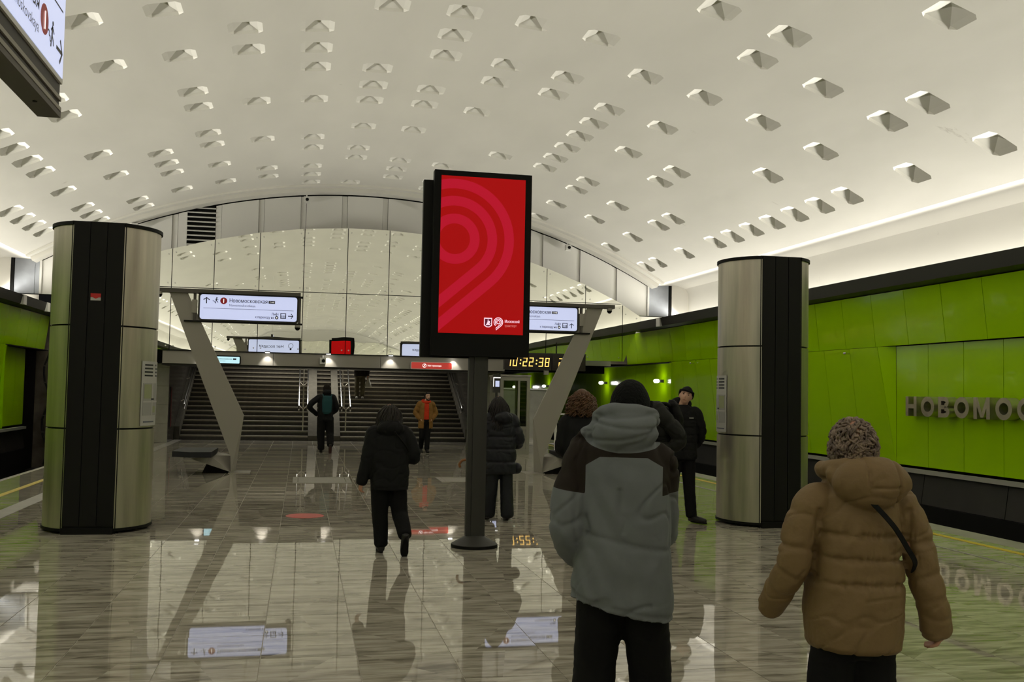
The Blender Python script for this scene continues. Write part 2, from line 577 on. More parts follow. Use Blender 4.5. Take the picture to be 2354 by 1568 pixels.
def make_floor():
    slab = MB()
    slab.box(PX0, Y_BACK, -1.15, PX1, 33.15, -0.0045)
    slab.box(PX0 - 0.06, Y_BACK, -0.10, PX0, 33.15, -0.001, 1)
    slab.box(PX1, Y_BACK, -0.10, PX1 + 0.06, 33.15, -0.001, 1)
    fl = slab.build('floor', [M['grout'], M['stone_light']])
    tag(fl, 'polished grey stone platform floor', kind='structure')
    g = 0.003
    cells = []
    for i in range(-9, 13):
        for j in range(-90, 46):
            x0, y0 = 0.4 + 0.6 * i, 6.55 + 0.6 * j
            if y0 + 0.6 > 33.15 or y0 < Y_BACK:
                continue
            p = px_of(x0 + 0.3, y0 + 0.3)
            vis = p is not None and -60 < p[0] < IMG_W + 60 and p[1] < IMG_H + 90
            cells.append((0 if vis else 1, math.hypot(x0 + 0.3, y0 + 0.3), x0, y0))
    cells.sort()
    r = random.Random(3)
    a = 0.3 - g
    tV = [(-a, -a, 0), (a, -a, 0), (a, a, 0), (-a, a, 0), (-a, -a, -0.012), (a, -a, -0.012), (a, a, -0.012), (-a, a, -0.012)]
    tF = [(0, 1, 2, 3), (0, 4, 5, 1), (1, 5, 6, 2), (2, 6, 7, 3), (3, 7, 4, 0)]
    first = None
    rest = MB()
    for n, (vis, d, x0, y0) in enumerate(cells):
        rx, ry = r.gauss(0, 0.0011), r.gauss(0, 0.0011)
        if n < 295:
            if first is None:
                first = MB().add(tV, tF).build('tile', M['tile'], fl)
                o = first
            else:
                o = put(first.copy(), fl)
            o.location = (x0 + 0.3, y0 + 0.3, 0)
            o.rotation_euler = (rx, ry, 0)
        else:
            mm = Matrix.Translation((x0 + 0.3, y0 + 0.3, 0)) @ Matrix.Rotation(rx, 4, 'X') @ Matrix.Rotation(ry, 4, 'Y')
            rest.add([mm @ Vector(v) for v in tV], tF)
    tag(rest.build('tiles_beyond', M['tile'], fl), kind='stuff')
    # pale border slab on the right edge, its joints every 1.2 m
    b = MB()
    y = Y_BACK
    while y < 33.0:
        b.box(8.204, y + 0.003, -0.012, PX1 + 0.05, min(y + 1.197, 33.1), 0.0)
        y += 1.2
    b.build('edge_slab', M['stone_light'], fl)
    for x0, x1, nm in ((7.90, 8.0, 1), (-4.42, -4.32, 2)):
        t = MB().box(x0, Y_BACK, 0.001, x1, 33.1, 0.004).build('trim_%d' % nm, M['yellow'])
        tag(t, 'yellow safety line along the platform edge', kind='structure')
    for x0, x1, nm in ((7.30, 7.345, 3), (-3.86, -3.62, 4)):
        t = MB().box(x0, Y_BACK, 0.0012, x1, 33.1, 0.0035).build('trim_%d' % nm, M['stone_light'])
        tag(t, 'pale inlaid stone strip in the platform floor', kind='structure')
    tr = MB()
    tr.box(PX1, Y_BACK, -1.3, 13.2, 75, -1.15)
    tr.box(2 * XC - 13.2, Y_BACK, -1.3, PX0, 75, -1.15)
    tag(tr.build('track_bed', M['track']), 'dark track bed beside the platform', kind='structure')


make_floor()

# ------------------------------------------------------------------ the two green side walls


def side_wall(sg):
    side = 'right' if sg > 0 else 'left'
    X = (lambda x: x) if sg > 0 else (lambda x: 2 * XC - x)
    w = empty('wall_' + side, kind='structure', label='green glass track wall on the %s with a dark cornice' % side)

    def P(x, y, z):
        return (X(x), y, z)

    # white wall above the cornice and the soffit up to the vault
    up = MB()
    ze, xe = vault_pt(SMAX, 0)[2], vault_pt(SMAX, 0)[0]
    prof = [(xe, ze), (xe + 0.10, ze + 0.005), (12.0, ze + 0.03), (12.30, ze - 0.06), (12.42, ze - 0.25), (12.42, 3.9)]
    for y in (Y_BACK, 31.0):
        up.v += [P(x, y, z) for x, z in prof]
    n = len(prof)
    for k in range(n - 1):
        f = (k, k + 1, n + k + 1, n + k)
        up.f.append(f if sg < 0 else tuple(reversed(f)))
        up.m.append(0)
    up.build('upper_wall', M['plaster'], w, smooth='auto')
    # dark cornice with the light trough behind it
    c = MB()
    y1 = 34.3 if sg > 0 else 36.4
    c.hexa([P(11.58, Y_BACK, 3.98), P(11.95, Y_BACK, 3.93), P(11.95, y1, 3.93), P(11.58, y1, 3.98),
            P(11.52, Y_BACK, 4.25), P(11.95, Y_BACK, 4.25), P(11.95, y1, 4.25), P(11.52, y1, 4.25)])
    c.hexa([P(11.95, Y_BACK, 3.93), P(12.45, Y_BACK, 3.93), P(12.45, y1, 3.93), P(11.95, y1, 3.93),
            P(11.95, Y_BACK, 4.06), P(12.45, Y_BACK, 4.06), P(12.45, y1, 4.06), P(11.95, y1, 4.06)])
    c.build('cornice', M['cornice'], w)
    for yy in (31.2, 34.0):
        MB().hexa([P(11.50, yy, 3.97), P(11.6, yy, 3.97), P(11.6, yy + 0.35, 3.97), P(11.50, yy + 0.35, 3.97),
                   P(11.50, yy, 4.255), P(11.6, yy, 4.255), P(11.6, yy + 0.35, 4.255), P(11.50, yy + 0.35, 4.255)]).build('cornice_clip', M['white_metal'], w)
    # backing wall
    MB().hexa([P(12.35, Y_BACK, -1.2), P(12.6, Y_BACK, -1.2), P(12.6, 40, -1.2), P(12.35, 40, -1.2),
               P(12.35, Y_BACK, 3.95), P(12.6, Y_BACK, 3.95), P(12.6, 40, 3.95), P(12.35, 40, 3.95)]).build('backing', M['matt_black'], w)

    def panel(p00, p01, p11, p10, mt='green', nm='panel'):
        """corner points (y0 bottom, y1 bottom, y1 top, y0 top) shrunk by a joint and given thickness"""
        pts = [Vector(P(*q)) for q in (p00, p01, p11, p10)]
        cc = sum(pts, Vector()) / 4
        gp = 0.007
        out = []
        for q in pts:
            d = q - cc
            out.append(Vector((q.x, q.y - math.copysign(gp, d.y), q.z - math.copysign(gp, d.z))))
        return MB().prism(out, (0.03 * sg, 0, 0)).build(nm, M[mt], w)

    ZK, ZT, ZB = 2.81, 3.93, 0.37
    # upper row leans out at the top
    js = [21.70 - 1.19 * k for k in range(-12, 57)]
    for y in js:
        y0, y1_ = y - 1.19, y
        if y1_ > 36.3 or y0 < Y_BACK:
            continue
        panel((12.0, y0, ZK), (12.0, y1_, ZK), (11.87, y1_, ZT), (11.87, y0, ZT))
    # lower row: flat bays and bays that lean out towards the top, with a wedge between
    FL, TP = 12.12, 11.93
    y = 18.75
    bays = []
    while y > Y_BACK + 1.1:                    # the lettered flat bay, towards the viewer
        bays.append(('flat', y - 1.085, y))
        y -= 1.085
    for t, y0, y1_ in bays:
        panel((FL, y0, ZB), (FL, y1_, ZB), (FL, y1_, ZK), (FL, y0, ZK))
    ys = [18.75] + [20.05 + 1.115 * k for k in range(11)]
    yt = [19.15] + [20.25 + 1.115 * k for k in range(11)]
    for k in range(len(ys) - 1):
        panel((FL, ys[k], ZB), (FL, ys[k + 1], ZB), (TP, yt[k + 1], ZK), (TP, yt[k], ZK))
    MB().prism([P(FL, 18.75, ZB), P(FL, 18.76, ZK), P(TP, 19.14, ZK)], (0.01 * sg, 0.012, 0)).build('fold_wedge', M['green'], w)
    # beyond the end of the vault the lower row steps back
    yy = ys[-1] + 0.02
    MB().hexa([P(11.93, yy - 0.02, ZB), P(12.28, yy - 0.02, ZB), P(12.28, yy + 0.02, ZB), P(11.93, yy + 0.02, ZB),
               P(11.93, yy - 0.02, ZK), P(12.28, yy - 0.02, ZK), P(12.28, yy + 0.02, ZK), P(11.93, yy + 0.02, ZK)]).build('return_panel', M['green'], w)
    y_stop = 34.2 if sg < 0 else 62
    while yy < y_stop - 0.5:
        panel((12.22, yy, ZB), (12.22, yy + 1.1, ZB), (12.22, yy + 1.1, ZK), (12.22, yy, ZK))
        yy += 1.1
    MB().hexa([P(11.93, 31.2, ZK - 0.03), P(12.5, 31.2, ZK - 0.03), P(12.5, y_stop + 2, ZK - 0.03), P(11.93, y_stop + 2, ZK - 0.03),
               P(11.93, 31.2, ZK - 0.005), P(12.5, 31.2, ZK - 0.005), P(12.5, y_stop + 2, ZK - 0.005), P(11.93, y_stop + 2, ZK - 0.005)]).build('soffit', M['matt_black'], w)
    # rail and dark skirting below the glass
    yr = y_stop
    rl = MB().hexa([P(12.02, Y_BACK, 0.245), P(12.13, Y_BACK, 0.245), P(12.13, yr, 0.245), P(12.02, yr, 0.245),
                    P(12.02, Y_BACK, 0.325), P(12.13, Y_BACK, 0.325), P(12.13, yr, 0.325), P(12.02, yr, 0.325)])
    rl.build('rail', M['rail_metal'], w)
    sk0 = None
    y0 = Y_BACK
    while y0 < yr:
        MB().hexa([P(12.05, y0 + 0.008, -0.35), P(12.3, y0 + 0.008, -0.35), P(12.3, min(y0 + 2.39, yr), -0.35), P(12.05, min(y0 + 2.39, yr), -0.35),
                   P(12.14, y0 + 0.008, 0.24), P(12.3, y0 + 0.008, 0.24), P(12.3, min(y0 + 2.39, yr), 0.24), P(12.14, min(y0 + 2.39, yr), 0.24)]).build('skirting_panel', M['skirt'], w)
        y0 += 2.4
    MB().hexa([P(12.0, Y_BACK, -1.15), P(12.3, Y_BACK, -1.15), P(12.3, yr, -1.15), P(12.0, yr, -1.15),
               P(12.0, Y_BACK, -0.36), P(12.3, Y_BACK, -0.36), P(12.3, yr, -0.36), P(12.0, yr, -0.36)]).build('plinth', M['matt_black'], w)
    # small spot fittings under the kink
    for yy in ((20.2, 24.6, 29.2) if sg > 0 else (24.6, 29.2)):
        MB().tube([P(11.90, yy, 2.70), P(11.80, yy, 2.70)], 0.018, 8).tube([P(11.80, yy - 0.05, 2.705), P(11.80, yy + 0.05, 2.705)], [0.028, 0.028], 8).build('spot_fitting', M['chrome'], w)
    return w


side_wall(1)
side_wall(-1)

# ------------------------------------------------------------------ end wall: grey panels above, mirrors in front, stairs below
we = empty('wall_end', kind='structure', label='end wall of grey panels behind the mirror cladding')


def arc_strip(mb, x0, x1, zb, y0, y1, inset=0.02, n=6):
    """panel between x0 and x1 whose top follows the vault"""
    top = [(x0 + (x1 - x0) * k / n) for k in range(n + 1)]
    poly = [(x0, y0, zb), (x1, y0, zb)] + [(x, y0, vault_z(x) - inset) for x in reversed(top)]
    mb.prism(poly, (0, y1 - y0, 0))


def make_end_wall():
    MB().box(-4.6, 31.12, 2.35, 9.6, 31.3, 7.9).box(-9.0, 31.12, 4.27, -4.6, 31.3, 7.5).box(9.6, 31.12, 4.27, 12.6, 31.3, 7.5).build('backing', M['matt_black'], we)
    joints = [-0.162 + 1.2425 * k for k in range(-7, 10)]
    for k, x in enumerate(joints):
        a, b = x + 0.16, x + 1.2425
        xa, xb = x, x + 0.155
        lo, hi = -7.62, 10.98
        if xb > lo and xa < hi and 4 > -99:
            m = MB(); arc_strip(m, max(xa, lo), min(xb, hi), 2.6 if -4.7 < xa < 9.5 else 4.27, 31.03, 31.12, 0.16, 2); m.build('cover_strip', M['grey_panel'], we)
        if abs(a - (-3.73)) < 0.2:
            continue
        if b > lo and a < hi:
            m = MB(); arc_strip(m, max(a, lo) + 0.006, min(b, hi) - 0.006, 2.6 if -4.7 < a < 9.5 else 4.27, 31.0, 31.12, 0.16); m.build('panel', M['grey_panel'], we)
    # louvred vent
    vx0, vx1 = -3.47, -2.655
    m = MB(); arc_strip(m, -3.72, vx0, 2.6, 31.0, 31.12, 0.16, 2); m.build('panel', M['grey_panel'], we)
    v = empty('vent_louvre', (0, 0, 0), parent=we)
    MB().box(vx0, 31.09, 5.2, vx1, 31.11, 7.25).build('vent_back', M['matt_black'], v)
    for k in range(11):
        z = 5.62 + 0.138 * k
        MB().hexa([(vx0, 31.0, z), (vx1, 31.0, z), (vx1, 31.06, z + 0.03), (vx0, 31.06, z + 0.03), (vx0, 31.0, z + 0.03), (vx1, 31.0, z + 0.03), (vx1, 31.06, z + 0.055), (vx0, 31.06, z + 0.055)]).build('slat', M['white_metal'], v)
    # blue-grey panels and pale posts at both ends
    for sg in (1, -1):
        X = (lambda x: x) if sg > 0 else (lambda x: 2 * XC - x)
        MB().box(min(X(11.06), X(11.72)), 31.0, 4.27, max(X(11.06), X(11.72)), 31.06, 5.4).build('end_panel', M['blue_panel'], we)
        MB().box(min(X(10.99), X(11.05)), 30.98, 4.27, max(X(10.99), X(11.05)), 31.08, 5.35).build('post', M['white_metal'], we)
        MB().box(min(X(11.74), X(11.82)), 31.0, 4.27, max(X(11.74), X(11.82)), 31.1, 5.4).build('joint', M['matt_black'], we)
        MB().box(min(X(11.83), X(12.5)), 30.99, 4.27, max(X(11.83), X(12.5)), 31.08, 5.4).build('end_panel', M['plaster'], we)


make_end_wall()

mir = empty('mirror_cladding', (0, 0, 0), label='tall mirror glass cladding above the stairs with arched top', cat='mirror')
MIRY = 29.8
ARC = [(-6.3, 4.7), (-4.6, 5.30), (-4.136, 5.489), (-3.703, 5.622), (-2.495, 5.946), (-1.285, 6.199), (-0.026, 6.380), (1.208, 6.459), (2.44, 6.459), (3.681, 6.379), (4.9, 6.19), (6.1, 5.93), (7.297, 5.541), (8.529, 5.081), (9.738, 4.503), (10.40, 4.116)]


def arc_z(x):
    for (a, za), (b, zb) in zip(ARC, ARC[1:]):
        if a <= x <= b:
            return za + (zb - za) * (x - a) / (b - a)
    return ARC[-1][1]


MJ = [-5.0, -3.70, -2.543, -1.281, -0.021, 1.236, 2.464, 3.70, 4.90, 6.10, 7.31, 8.55, 9.76]
ZJ, ZM = 4.505, 2.71


def mirror_panel(poly):
    c = sum((Vector((p[0], 0, p[1])) for p in poly), Vector()) / len(poly)
    pts = []
    for x, z in poly:
        d = Vector((x - c.x, 0, z - c.z))
        pts.append((x - math.copysign(0.010, d.x), MIRY, z - math.copysign(0.010, d.z)))
    m = MB().prism(pts, (0, 0.012, 0))
    p = m.build('mirror_panel', M['mirror'], mir)
    # every pane has its own slight tilt, from the fixings
    return p, pts


def bolts(p, spots):
    for x, z in spots:
        b = MB().cyl((x, MIRY - 0.016, z), (x, MIRY + 0.004, z), 0.022, seg=10).build('bolt', M['chrome'], p)


for k in range(len(MJ) - 1):
    a, b = MJ[k], MJ[k + 1]
    n = 5
    top = [(a + (b - a) * q / n, arc_z(a + (b - a) * q / n)) for q in range(n + 1)]
    if b < 9.7:
        p, _ = mirror_panel([(a, ZJ), (b, ZJ)] + list(reversed(top)))
        bolts(p, [(a + 0.1, ZJ + 0.12), (b - 0.1, ZJ + 0.12), (a + 0.1, arc_z(a + 0.1) - 0.14), (b - 0.1, arc_z(b - 0.1) - 0.14)])
        p, _ = mirror_panel([(a, ZM), (b, ZM), (b, ZJ), (a, ZJ)])
        bolts(p, [(a + 0.1, ZM + 0.12), (b - 0.1, ZM + 0.12), (a + 0.1, ZJ - 0.12), (b - 0.1, ZJ - 0.12)])
    else:
        p, _ = mirror_panel([(a, ZJ), (b, ZJ), (a, arc_z(a))])
        bolts(p, [(a + 0.15, ZJ + 0.12)])
        p, _ = mirror_panel([(a, ZM), (b, ZM), (b, ZJ), (a, ZJ)])
        bolts(p, [(a + 0.1, ZM + 0.12), (b - 0.1, ZM + 0.12), (a + 0.1, ZJ - 0.12), (b - 0.1, ZJ - 0.12)])
p, _ = mirror_panel([(9.76, ZM), (9.81, ZM), (10.40, 4.116), (9.76, 4.49)])
bolts(p, [(9.86, 4.2), (10.22, 4.08)])
# dark backing frame that shows in the joints, carried to the end wall
bk = MB()
bk.prism([(-5.0, 29.83, ZM + 0.01), (9.79, 29.83, ZM + 0.01), (10.38, 29.83, 4.10)] + [(x, 29.83, z - 0.012) for x, z in reversed(ARC[1:-1])] + [(-5.0, 29.83, 5.15)], (0, 0.10, 0))
bk.build('backing_frame', M['black_metal'], mir)

# lintel below the mirrors
lin = empty('stair_lintel', (0, 0, 0), label='brushed metal lintel band above the stair opening', cat='lintel')
for a, b in ((-3.87, -0.815), (-0.805, 2.275), (2.285, 5.06), (5.07, 6.03)):
    MB().box(a, 29.78, 2.33, b, 29.95, 2.69).build('fascia_panel', M['taupe'], lin)
MB().box(-3.9, 29.74, 2.695, 6.05, 29.97, 2.715).build('ledge', M['black_metal'], lin)
MB().box(-3.9, 29.9, 2.28, 6.05, 31.5, 2.35).build('soffit', M['charcoal'], lin)
for x in (-0.976, 0.755, 2.567, 4.45, -2.75):
    MB().tube([(x, 29.78, 2.715), (x, 29.66, 2.715)], 0.012, 8).build('lamp_arm', M['black_metal'], lin)
    MB().box(x - 0.07, 29.58, 2.705, x + 0.07, 29.69, 2.735).build('lamp_head', M['charcoal'], lin)
    MB().box(x - 0.06, 29.59, 2.695, x + 0.06, 29.68, 2.706).build('lamp_lens', M['lamp_glow'], lin)
    d = bpy.data.lights.new('lintel_spot', 'SPOT')
    d.energy, d.color, d.spot_size, d.spot_blend, d.shadow_soft_size = 26, (1, 0.95, 0.85), 1.5, 0.7, 0.03
    so = bpy.data.objects.new('lintel_spot', d)
    so.location = (x, 29.635, 2.69)
    so.rotation_euler = (0.35, 0, 0)
    put(so, lin)

# ------------------------------------------------------------------ stairs
RIS, TRD, NST, SY = 0.15, 0.31, 30, 33.1
st = empty('stairs', (0, SY, 0), kind='structure', label='broad dark stone stairs rising behind the lintel')


def step_run(x0, x1):
    first = None
    for k in range(NST):
        if first is None:
            m = MB()
            m.box(x0, 0.02, 0, x1, TRD + 0.06, RIS - 0.045)
            m.box(x0, 0.0, RIS - 0.045, x1, TRD + 0.06, RIS, 1)
            first = m.build('step', [M['granite'], M['nosing']], st)
            o = first
        else:
            o = put(first.copy(), st)
        o.location = (0, TRD * k, RIS * k)


step_run(-3.70, 0.257)
step_run(0.56, 1.05)
step_run(1.30, 5.40)
ang_dz = RIS / TRD
LY = TRD * NST


def incline(name, x0, x1, z0, z1, mt):
    MB().hexa([(x0, 0, 0), (x1, 0, 0), (x1, LY, LY * ang_dz), (x0, LY, LY * ang_dz), (x0, 0, z0), (x1, 0, z0), (x1, LY, LY * ang_dz + z1), (x0, LY, LY * ang_dz + z1)]).build(name, mt, st)


incline('ramp', 0.262, 0.555, 0.16, 0.16, M['ramp_stone'])
incline('ramp', 1.055, 1.295, 0.16, 0.16, M['ramp_stone'])
incline('stringer', -3.87, -3.71, 0.42, 0.42, M['ramp_stone'])
incline('stringer', 5.41, 5.57, 0.42, 0.42, M['ramp_stone'])
ws = MB()
ws.box(-4.42, 31.4, -0.1, -3.875, 43, 6.5)
tag(ws.build('wall_stair_left', M['stone_wall']), 'dark polished stone wall on the left of the stairs', kind='structure')
ws = MB()
ws.box(5.575, 31.4, -0.1, 6.12, 43, 6.5)
tag(ws.build('wall_stair_right', M['stone_wall']), 'dark polished stone wall on the right of the stairs', kind='structure')
ws = MB()
ws.box(-4.5, 42.4, 3, 6.2, 43, 9)
ws.hexa([(-4.5, 31.35, 2.62), (6.2, 31.35, 2.62), (6.2, 43, 8.2), (-4.5, 43, 8.2), (-4.5, 31.35, 2.8), (6.2, 31.35, 2.8), (6.2, 43, 8.4), (-4.5, 43, 8.4)])
tag(ws.build('ceiling_stair', M['concrete']), 'dark sloping ceiling over the stairs', kind='structure')
for x0, x1, nm in ((-4.46, -3.86, 5), (5.56, 6.16, 6)):
    pt = empty('trim_%d' % nm, (0, 0, 0), kind='structure', label='pale stone pier beside the stair opening')
    for k in range(5):
        MB().box(x0, 31.32, 0.56 * k + 0.003, x1, 31.42, 0.56 * k + 0.557).build('slab', M['stone_light'], pt)


def handrail(x, wall=0, y0=SY + 0.35, label='', z0=0.95, n=9.0):
    h = empty('handrail', (x, y0, 0), label=label, cat='handrail')
    sl = ang_dz
    zz = lambda y: z0 + (y + 0.35) * sl
    for dx in ((-0.14, 0.14) if not wall else (0.0,)):
        m = MB().tube([(dx, 0.0, zz(0) - 0.14), (dx, -0.06, zz(0) - 0.09), (dx, -0.04, zz(0) - 0.02), (dx, 0.06, zz(0.06)), (dx, n, zz(n))], 0.026, 10)
        m.build('rail', M['chrome'], h, smooth='auto')
        if wall:
            m = MB().tube([(dx, 0.15, zz(0.15) - 0.25), (dx, n, zz(n) - 0.25)], 0.02, 8)
            m.build('lower_rail', M['chrome'], h, smooth='auto')
    if not wall:
        y = 0.1
        while y < 7:
            gz = math.floor((y + 0.35) / TRD + 1) * RIS
            MB().cyl((0, y, gz), (0, y, zz(y) - 0.16), 0.022, seg=10).build('post', M['steel'], h, smooth='auto')
            for dx in (-0.14, 0.14):
                MB().tube([(0, y, zz(y) - 0.17), (dx, y, zz(y) - 0.02)], 0.012, 6).build('bracket', M['steel'], h)
            y += 1.6
    else:
        y = 0.3
        while y < 7:
            MB().tube([(0, y, zz(y)), (wall * 0.13, y, zz(y) - 0.06)], 0.012, 6).build('bracket', M['steel'], h)
            y += 1.5
    return h


handrail(0.09, label='double steel handrail left of the pale stair ramp')
handrail(1.47, label='double steel handrail right of the pale stair ramp')
handrail(-3.66, wall=-1, y0=SY + 0.5, label='steel handrail along the left stair wall')
handrail(5.36, wall=1, y0=SY + 0.5, label='steel handrail along the right stair wall')

# ================================================================== lettering helper
def text_mesh(name, s, size, origin, right, up, mt, parent, extrude=0.0, align='LEFT', bold=0.0, sx=1.0, width=None):
    cu = bpy.data.curves.new('lettering', 'FONT')
    cu.body = s
    cu.size = 10.0
    cu.extrude = extrude * 10.0 / size
    cu.align_x = align
    cu.resolution_u = 3
    t = bpy.data.objects.new('lettering', cu)
    COL.objects.link(t)
    dg = bpy.context.evaluated_depsgraph_get()
    dg.update()
    me = bpy.data.meshes.new_from_object(t.evaluated_get(dg))
    bpy.data.objects.remove(t, do_unlink=True)
    me.transform(Matrix.Scale(size / 10.0, 4))
    if bold:
        # heavier strokes: the same outline struck again, a little to each side
        V = [v.co.copy() for v in me.vertices]
        F = [tuple(p.vertices) for p in me.polygons]
        b = min(bold, 0.012 * size)
        nV, nF = [], []
        for k, (dx, dz) in enumerate(((-b, 0), (b, 0), (0, 0.0002))):
            nF += [tuple(i + len(nV) for i in f) for f in F]
            nV += [(v.x + dx, v.y, v.z + dz) for v in V]
        me = bpy.data.meshes.new(name)
        me.from_pydata(nV, [], nF)
    r, u = Vector(right).normalized(), Vector(up).normalized()
    n = r.cross(u)
    if width:
        xs = [v.co.x for v in me.vertices]
        sx = width / (max(xs) - min(xs))
    m = Matrix((r * sx, u, n)).transposed().to_4x4()
    m.translation = Vector(origin)
    me.transform(m)
    me.name = name
    me.materials.clear()
    me.materials.append(mt)
    o = bpy.data.objects.new(name, me)
    return put(o, parent)


class Face:
    """flat marks on a sign: u to the right, v up, in metres from the origin"""

    def __init__(s, origin, right, up, parent, lift=0.003):
        s.o, s.r, s.u = Vector(origin), Vector(right).normalized(), Vector(up).normalized()
        s.n = s.r.cross(s.u)
        s.p, s.lift = parent, lift

    def pt(s, u, v, k=1.0):
        return s.o + s.r * u + s.u * v + s.n * s.lift * k

    def poly(s, name, polys, mt, k=1.0):
        m = MB()
        for q in polys:
            m.prism([s.pt(u, v, k - 0.6) for u, v in q], s.n * 0.0012)
        return m.build(name, mt, s.p)

    def text(s, name, body, size, u, v, mt, align='LEFT', bold=0.0, k=1.3, sx=1.0, width=None):
        return text_mesh(name, body, size, s.pt(u, v, k), s.r, s.u, mt, s.p, 0.0, align, bold, sx, width)

    def disc(s, name, u, v, r, mt, k=1.0, seg=28):
        return s.poly(name, [[(u + r * math.cos(2 * PI * i / seg), v + r * math.sin(2 * PI * i / seg)) for i in range(seg)]], mt, k)


def arrow_polys(u, v, s, ang):
    """an arrow of size s pointing along ang"""
    c, d = math.cos(ang), math.sin(ang)
    T = lambda a, b: (u + a * c - b * d, v + a * d + b * c)
    w = 0.075 * s
    P = [[T(-0.5 * s, -w), T(0.42 * s, -w), T(0.42 * s, w), T(-0.5 * s, w)]]
    for q in (1, -1):
        P.append([T(0.5 * s, 0.0), T(0.5 * s - 0.10 * s, q * -0.02 * s), T(0.02 * s, q * 0.40 * s), T(0.13 * s, q * 0.50 * s)][::q])
    return P


def man_polys(u, v, s):
    """walking figure on stair treads"""
    P = []
    n = 10
    P.append([(u + 0.10 * s + 0.085 * s * math.cos(2 * PI * i / n), v + 0.42 * s + 0.085 * s * math.sin(2 * PI * i / n)) for i in range(n)])

    def bar(a, b, w):
        ax, ay = u + a[0] * s, v + a[1] * s
        bx, by = u + b[0] * s, v + b[1] * s
        dx, dy = bx - ax, by - ay
        L = math.hypot(dx, dy)
        nx, ny = -dy / L * w * s, dx / L * w * s
        P.append([(ax - nx, ay - ny), (bx - nx, by - ny), (bx + nx, by + ny), (ax + nx, ay + ny)])

    bar((0.08, 0.32), (0.02, 0.0), 0.07)
    bar((0.08, 0.28), (0.30, 0.12), 0.035)
    bar((0.06, 0.28), (-0.12, 0.14), 0.035)
    bar((0.03, 0.02), (0.22, -0.16), 0.045)
    bar((0.22, -0.16), (0.28, -0.30), 0.04)
    bar((0.02, 0.02), (-0.05, -0.22), 0.045)
    bar((-0.05, -0.22), (-0.10, -0.42), 0.04)
    x, y = -0.50, 0.02
    for k in range(3):
        bar((x, y), (x + 0.15, y), 0.028)
        bar((x + 0.15, y), (x + 0.15, y - 0.14), 0.028)
        x += 0.15
        y -= 0.14
    return P


def frame_polys(u0, v0, u1, v1, w):
    return [[(u0, v0), (u1, v0), (u1, v0 + w), (u0, v0 + w)], [(u0, v1 - w), (u1, v1 - w), (u1, v1), (u0, v1)],
            [(u0, v0 + w), (u0 + w, v0 + w), (u0 + w, v1 - w), (u0, v1 - w)], [(u1 - w, v0 + w), (u1, v0 + w), (u1, v1 - w), (u1 - w, v1 - w)]]


def rounded(u0, v0, u1, v1, r, n=5):
    P = []
    for cx, cy, a0 in ((u1 - r, v0 + r, -PI / 2), (u1 - r, v1 - r, 0), (u0 + r, v1 - r, PI / 2), (u0 + r, v0 + r, PI)):
        for k in range(n + 1):
            a = a0 + PI / 2 * k / n
            P.append((cx + r * math.cos(a), cy + r * math.sin(a)))
    return P


def cctv_dome(name, loc, label, col='black', group=None):
    c = empty(name, loc, label=label, cat='camera', group=group)
    n = 7
    m = MB()
    m.cyl((0, 0, 0), (0, 0, -0.05), 0.055, 0.055, 16)
    m.build('mount', M['taupe' if col == 'black' else 'white_metal'], c, smooth='auto')
    prof = [(0.055 * math.cos(a), -0.05 - 0.06 * math.sin(a)) for a in [PI / 2 * k / n for k in range(n + 1)]]
    m = MB().tube([(0, 0, z) for r, z in prof], [max(r, 0.002) for r, z in prof], 16)
    m.build('dome', M['matt_black'], c, smooth='auto')
    return c


def box_camera(loc, label, group=None):
    c = empty('security_camera', loc, label=label, cat='camera', group=group)
    MB().box(-0.085, -0.14, -0.09, 0.085, 0.06, 0.09).build('housing', M['white_metal'], c)
    MB().cyl((0.015, -0.15, 0), (0.015, -0.135, 0), 0.05, seg=16).build('lens', M['matt_black'], c)
    MB().tube([(0, 0.0, 0.09), (0, 0.06, 0.16)], 0.02, 8).build('bracket', M['white_metal'], c)
    return c


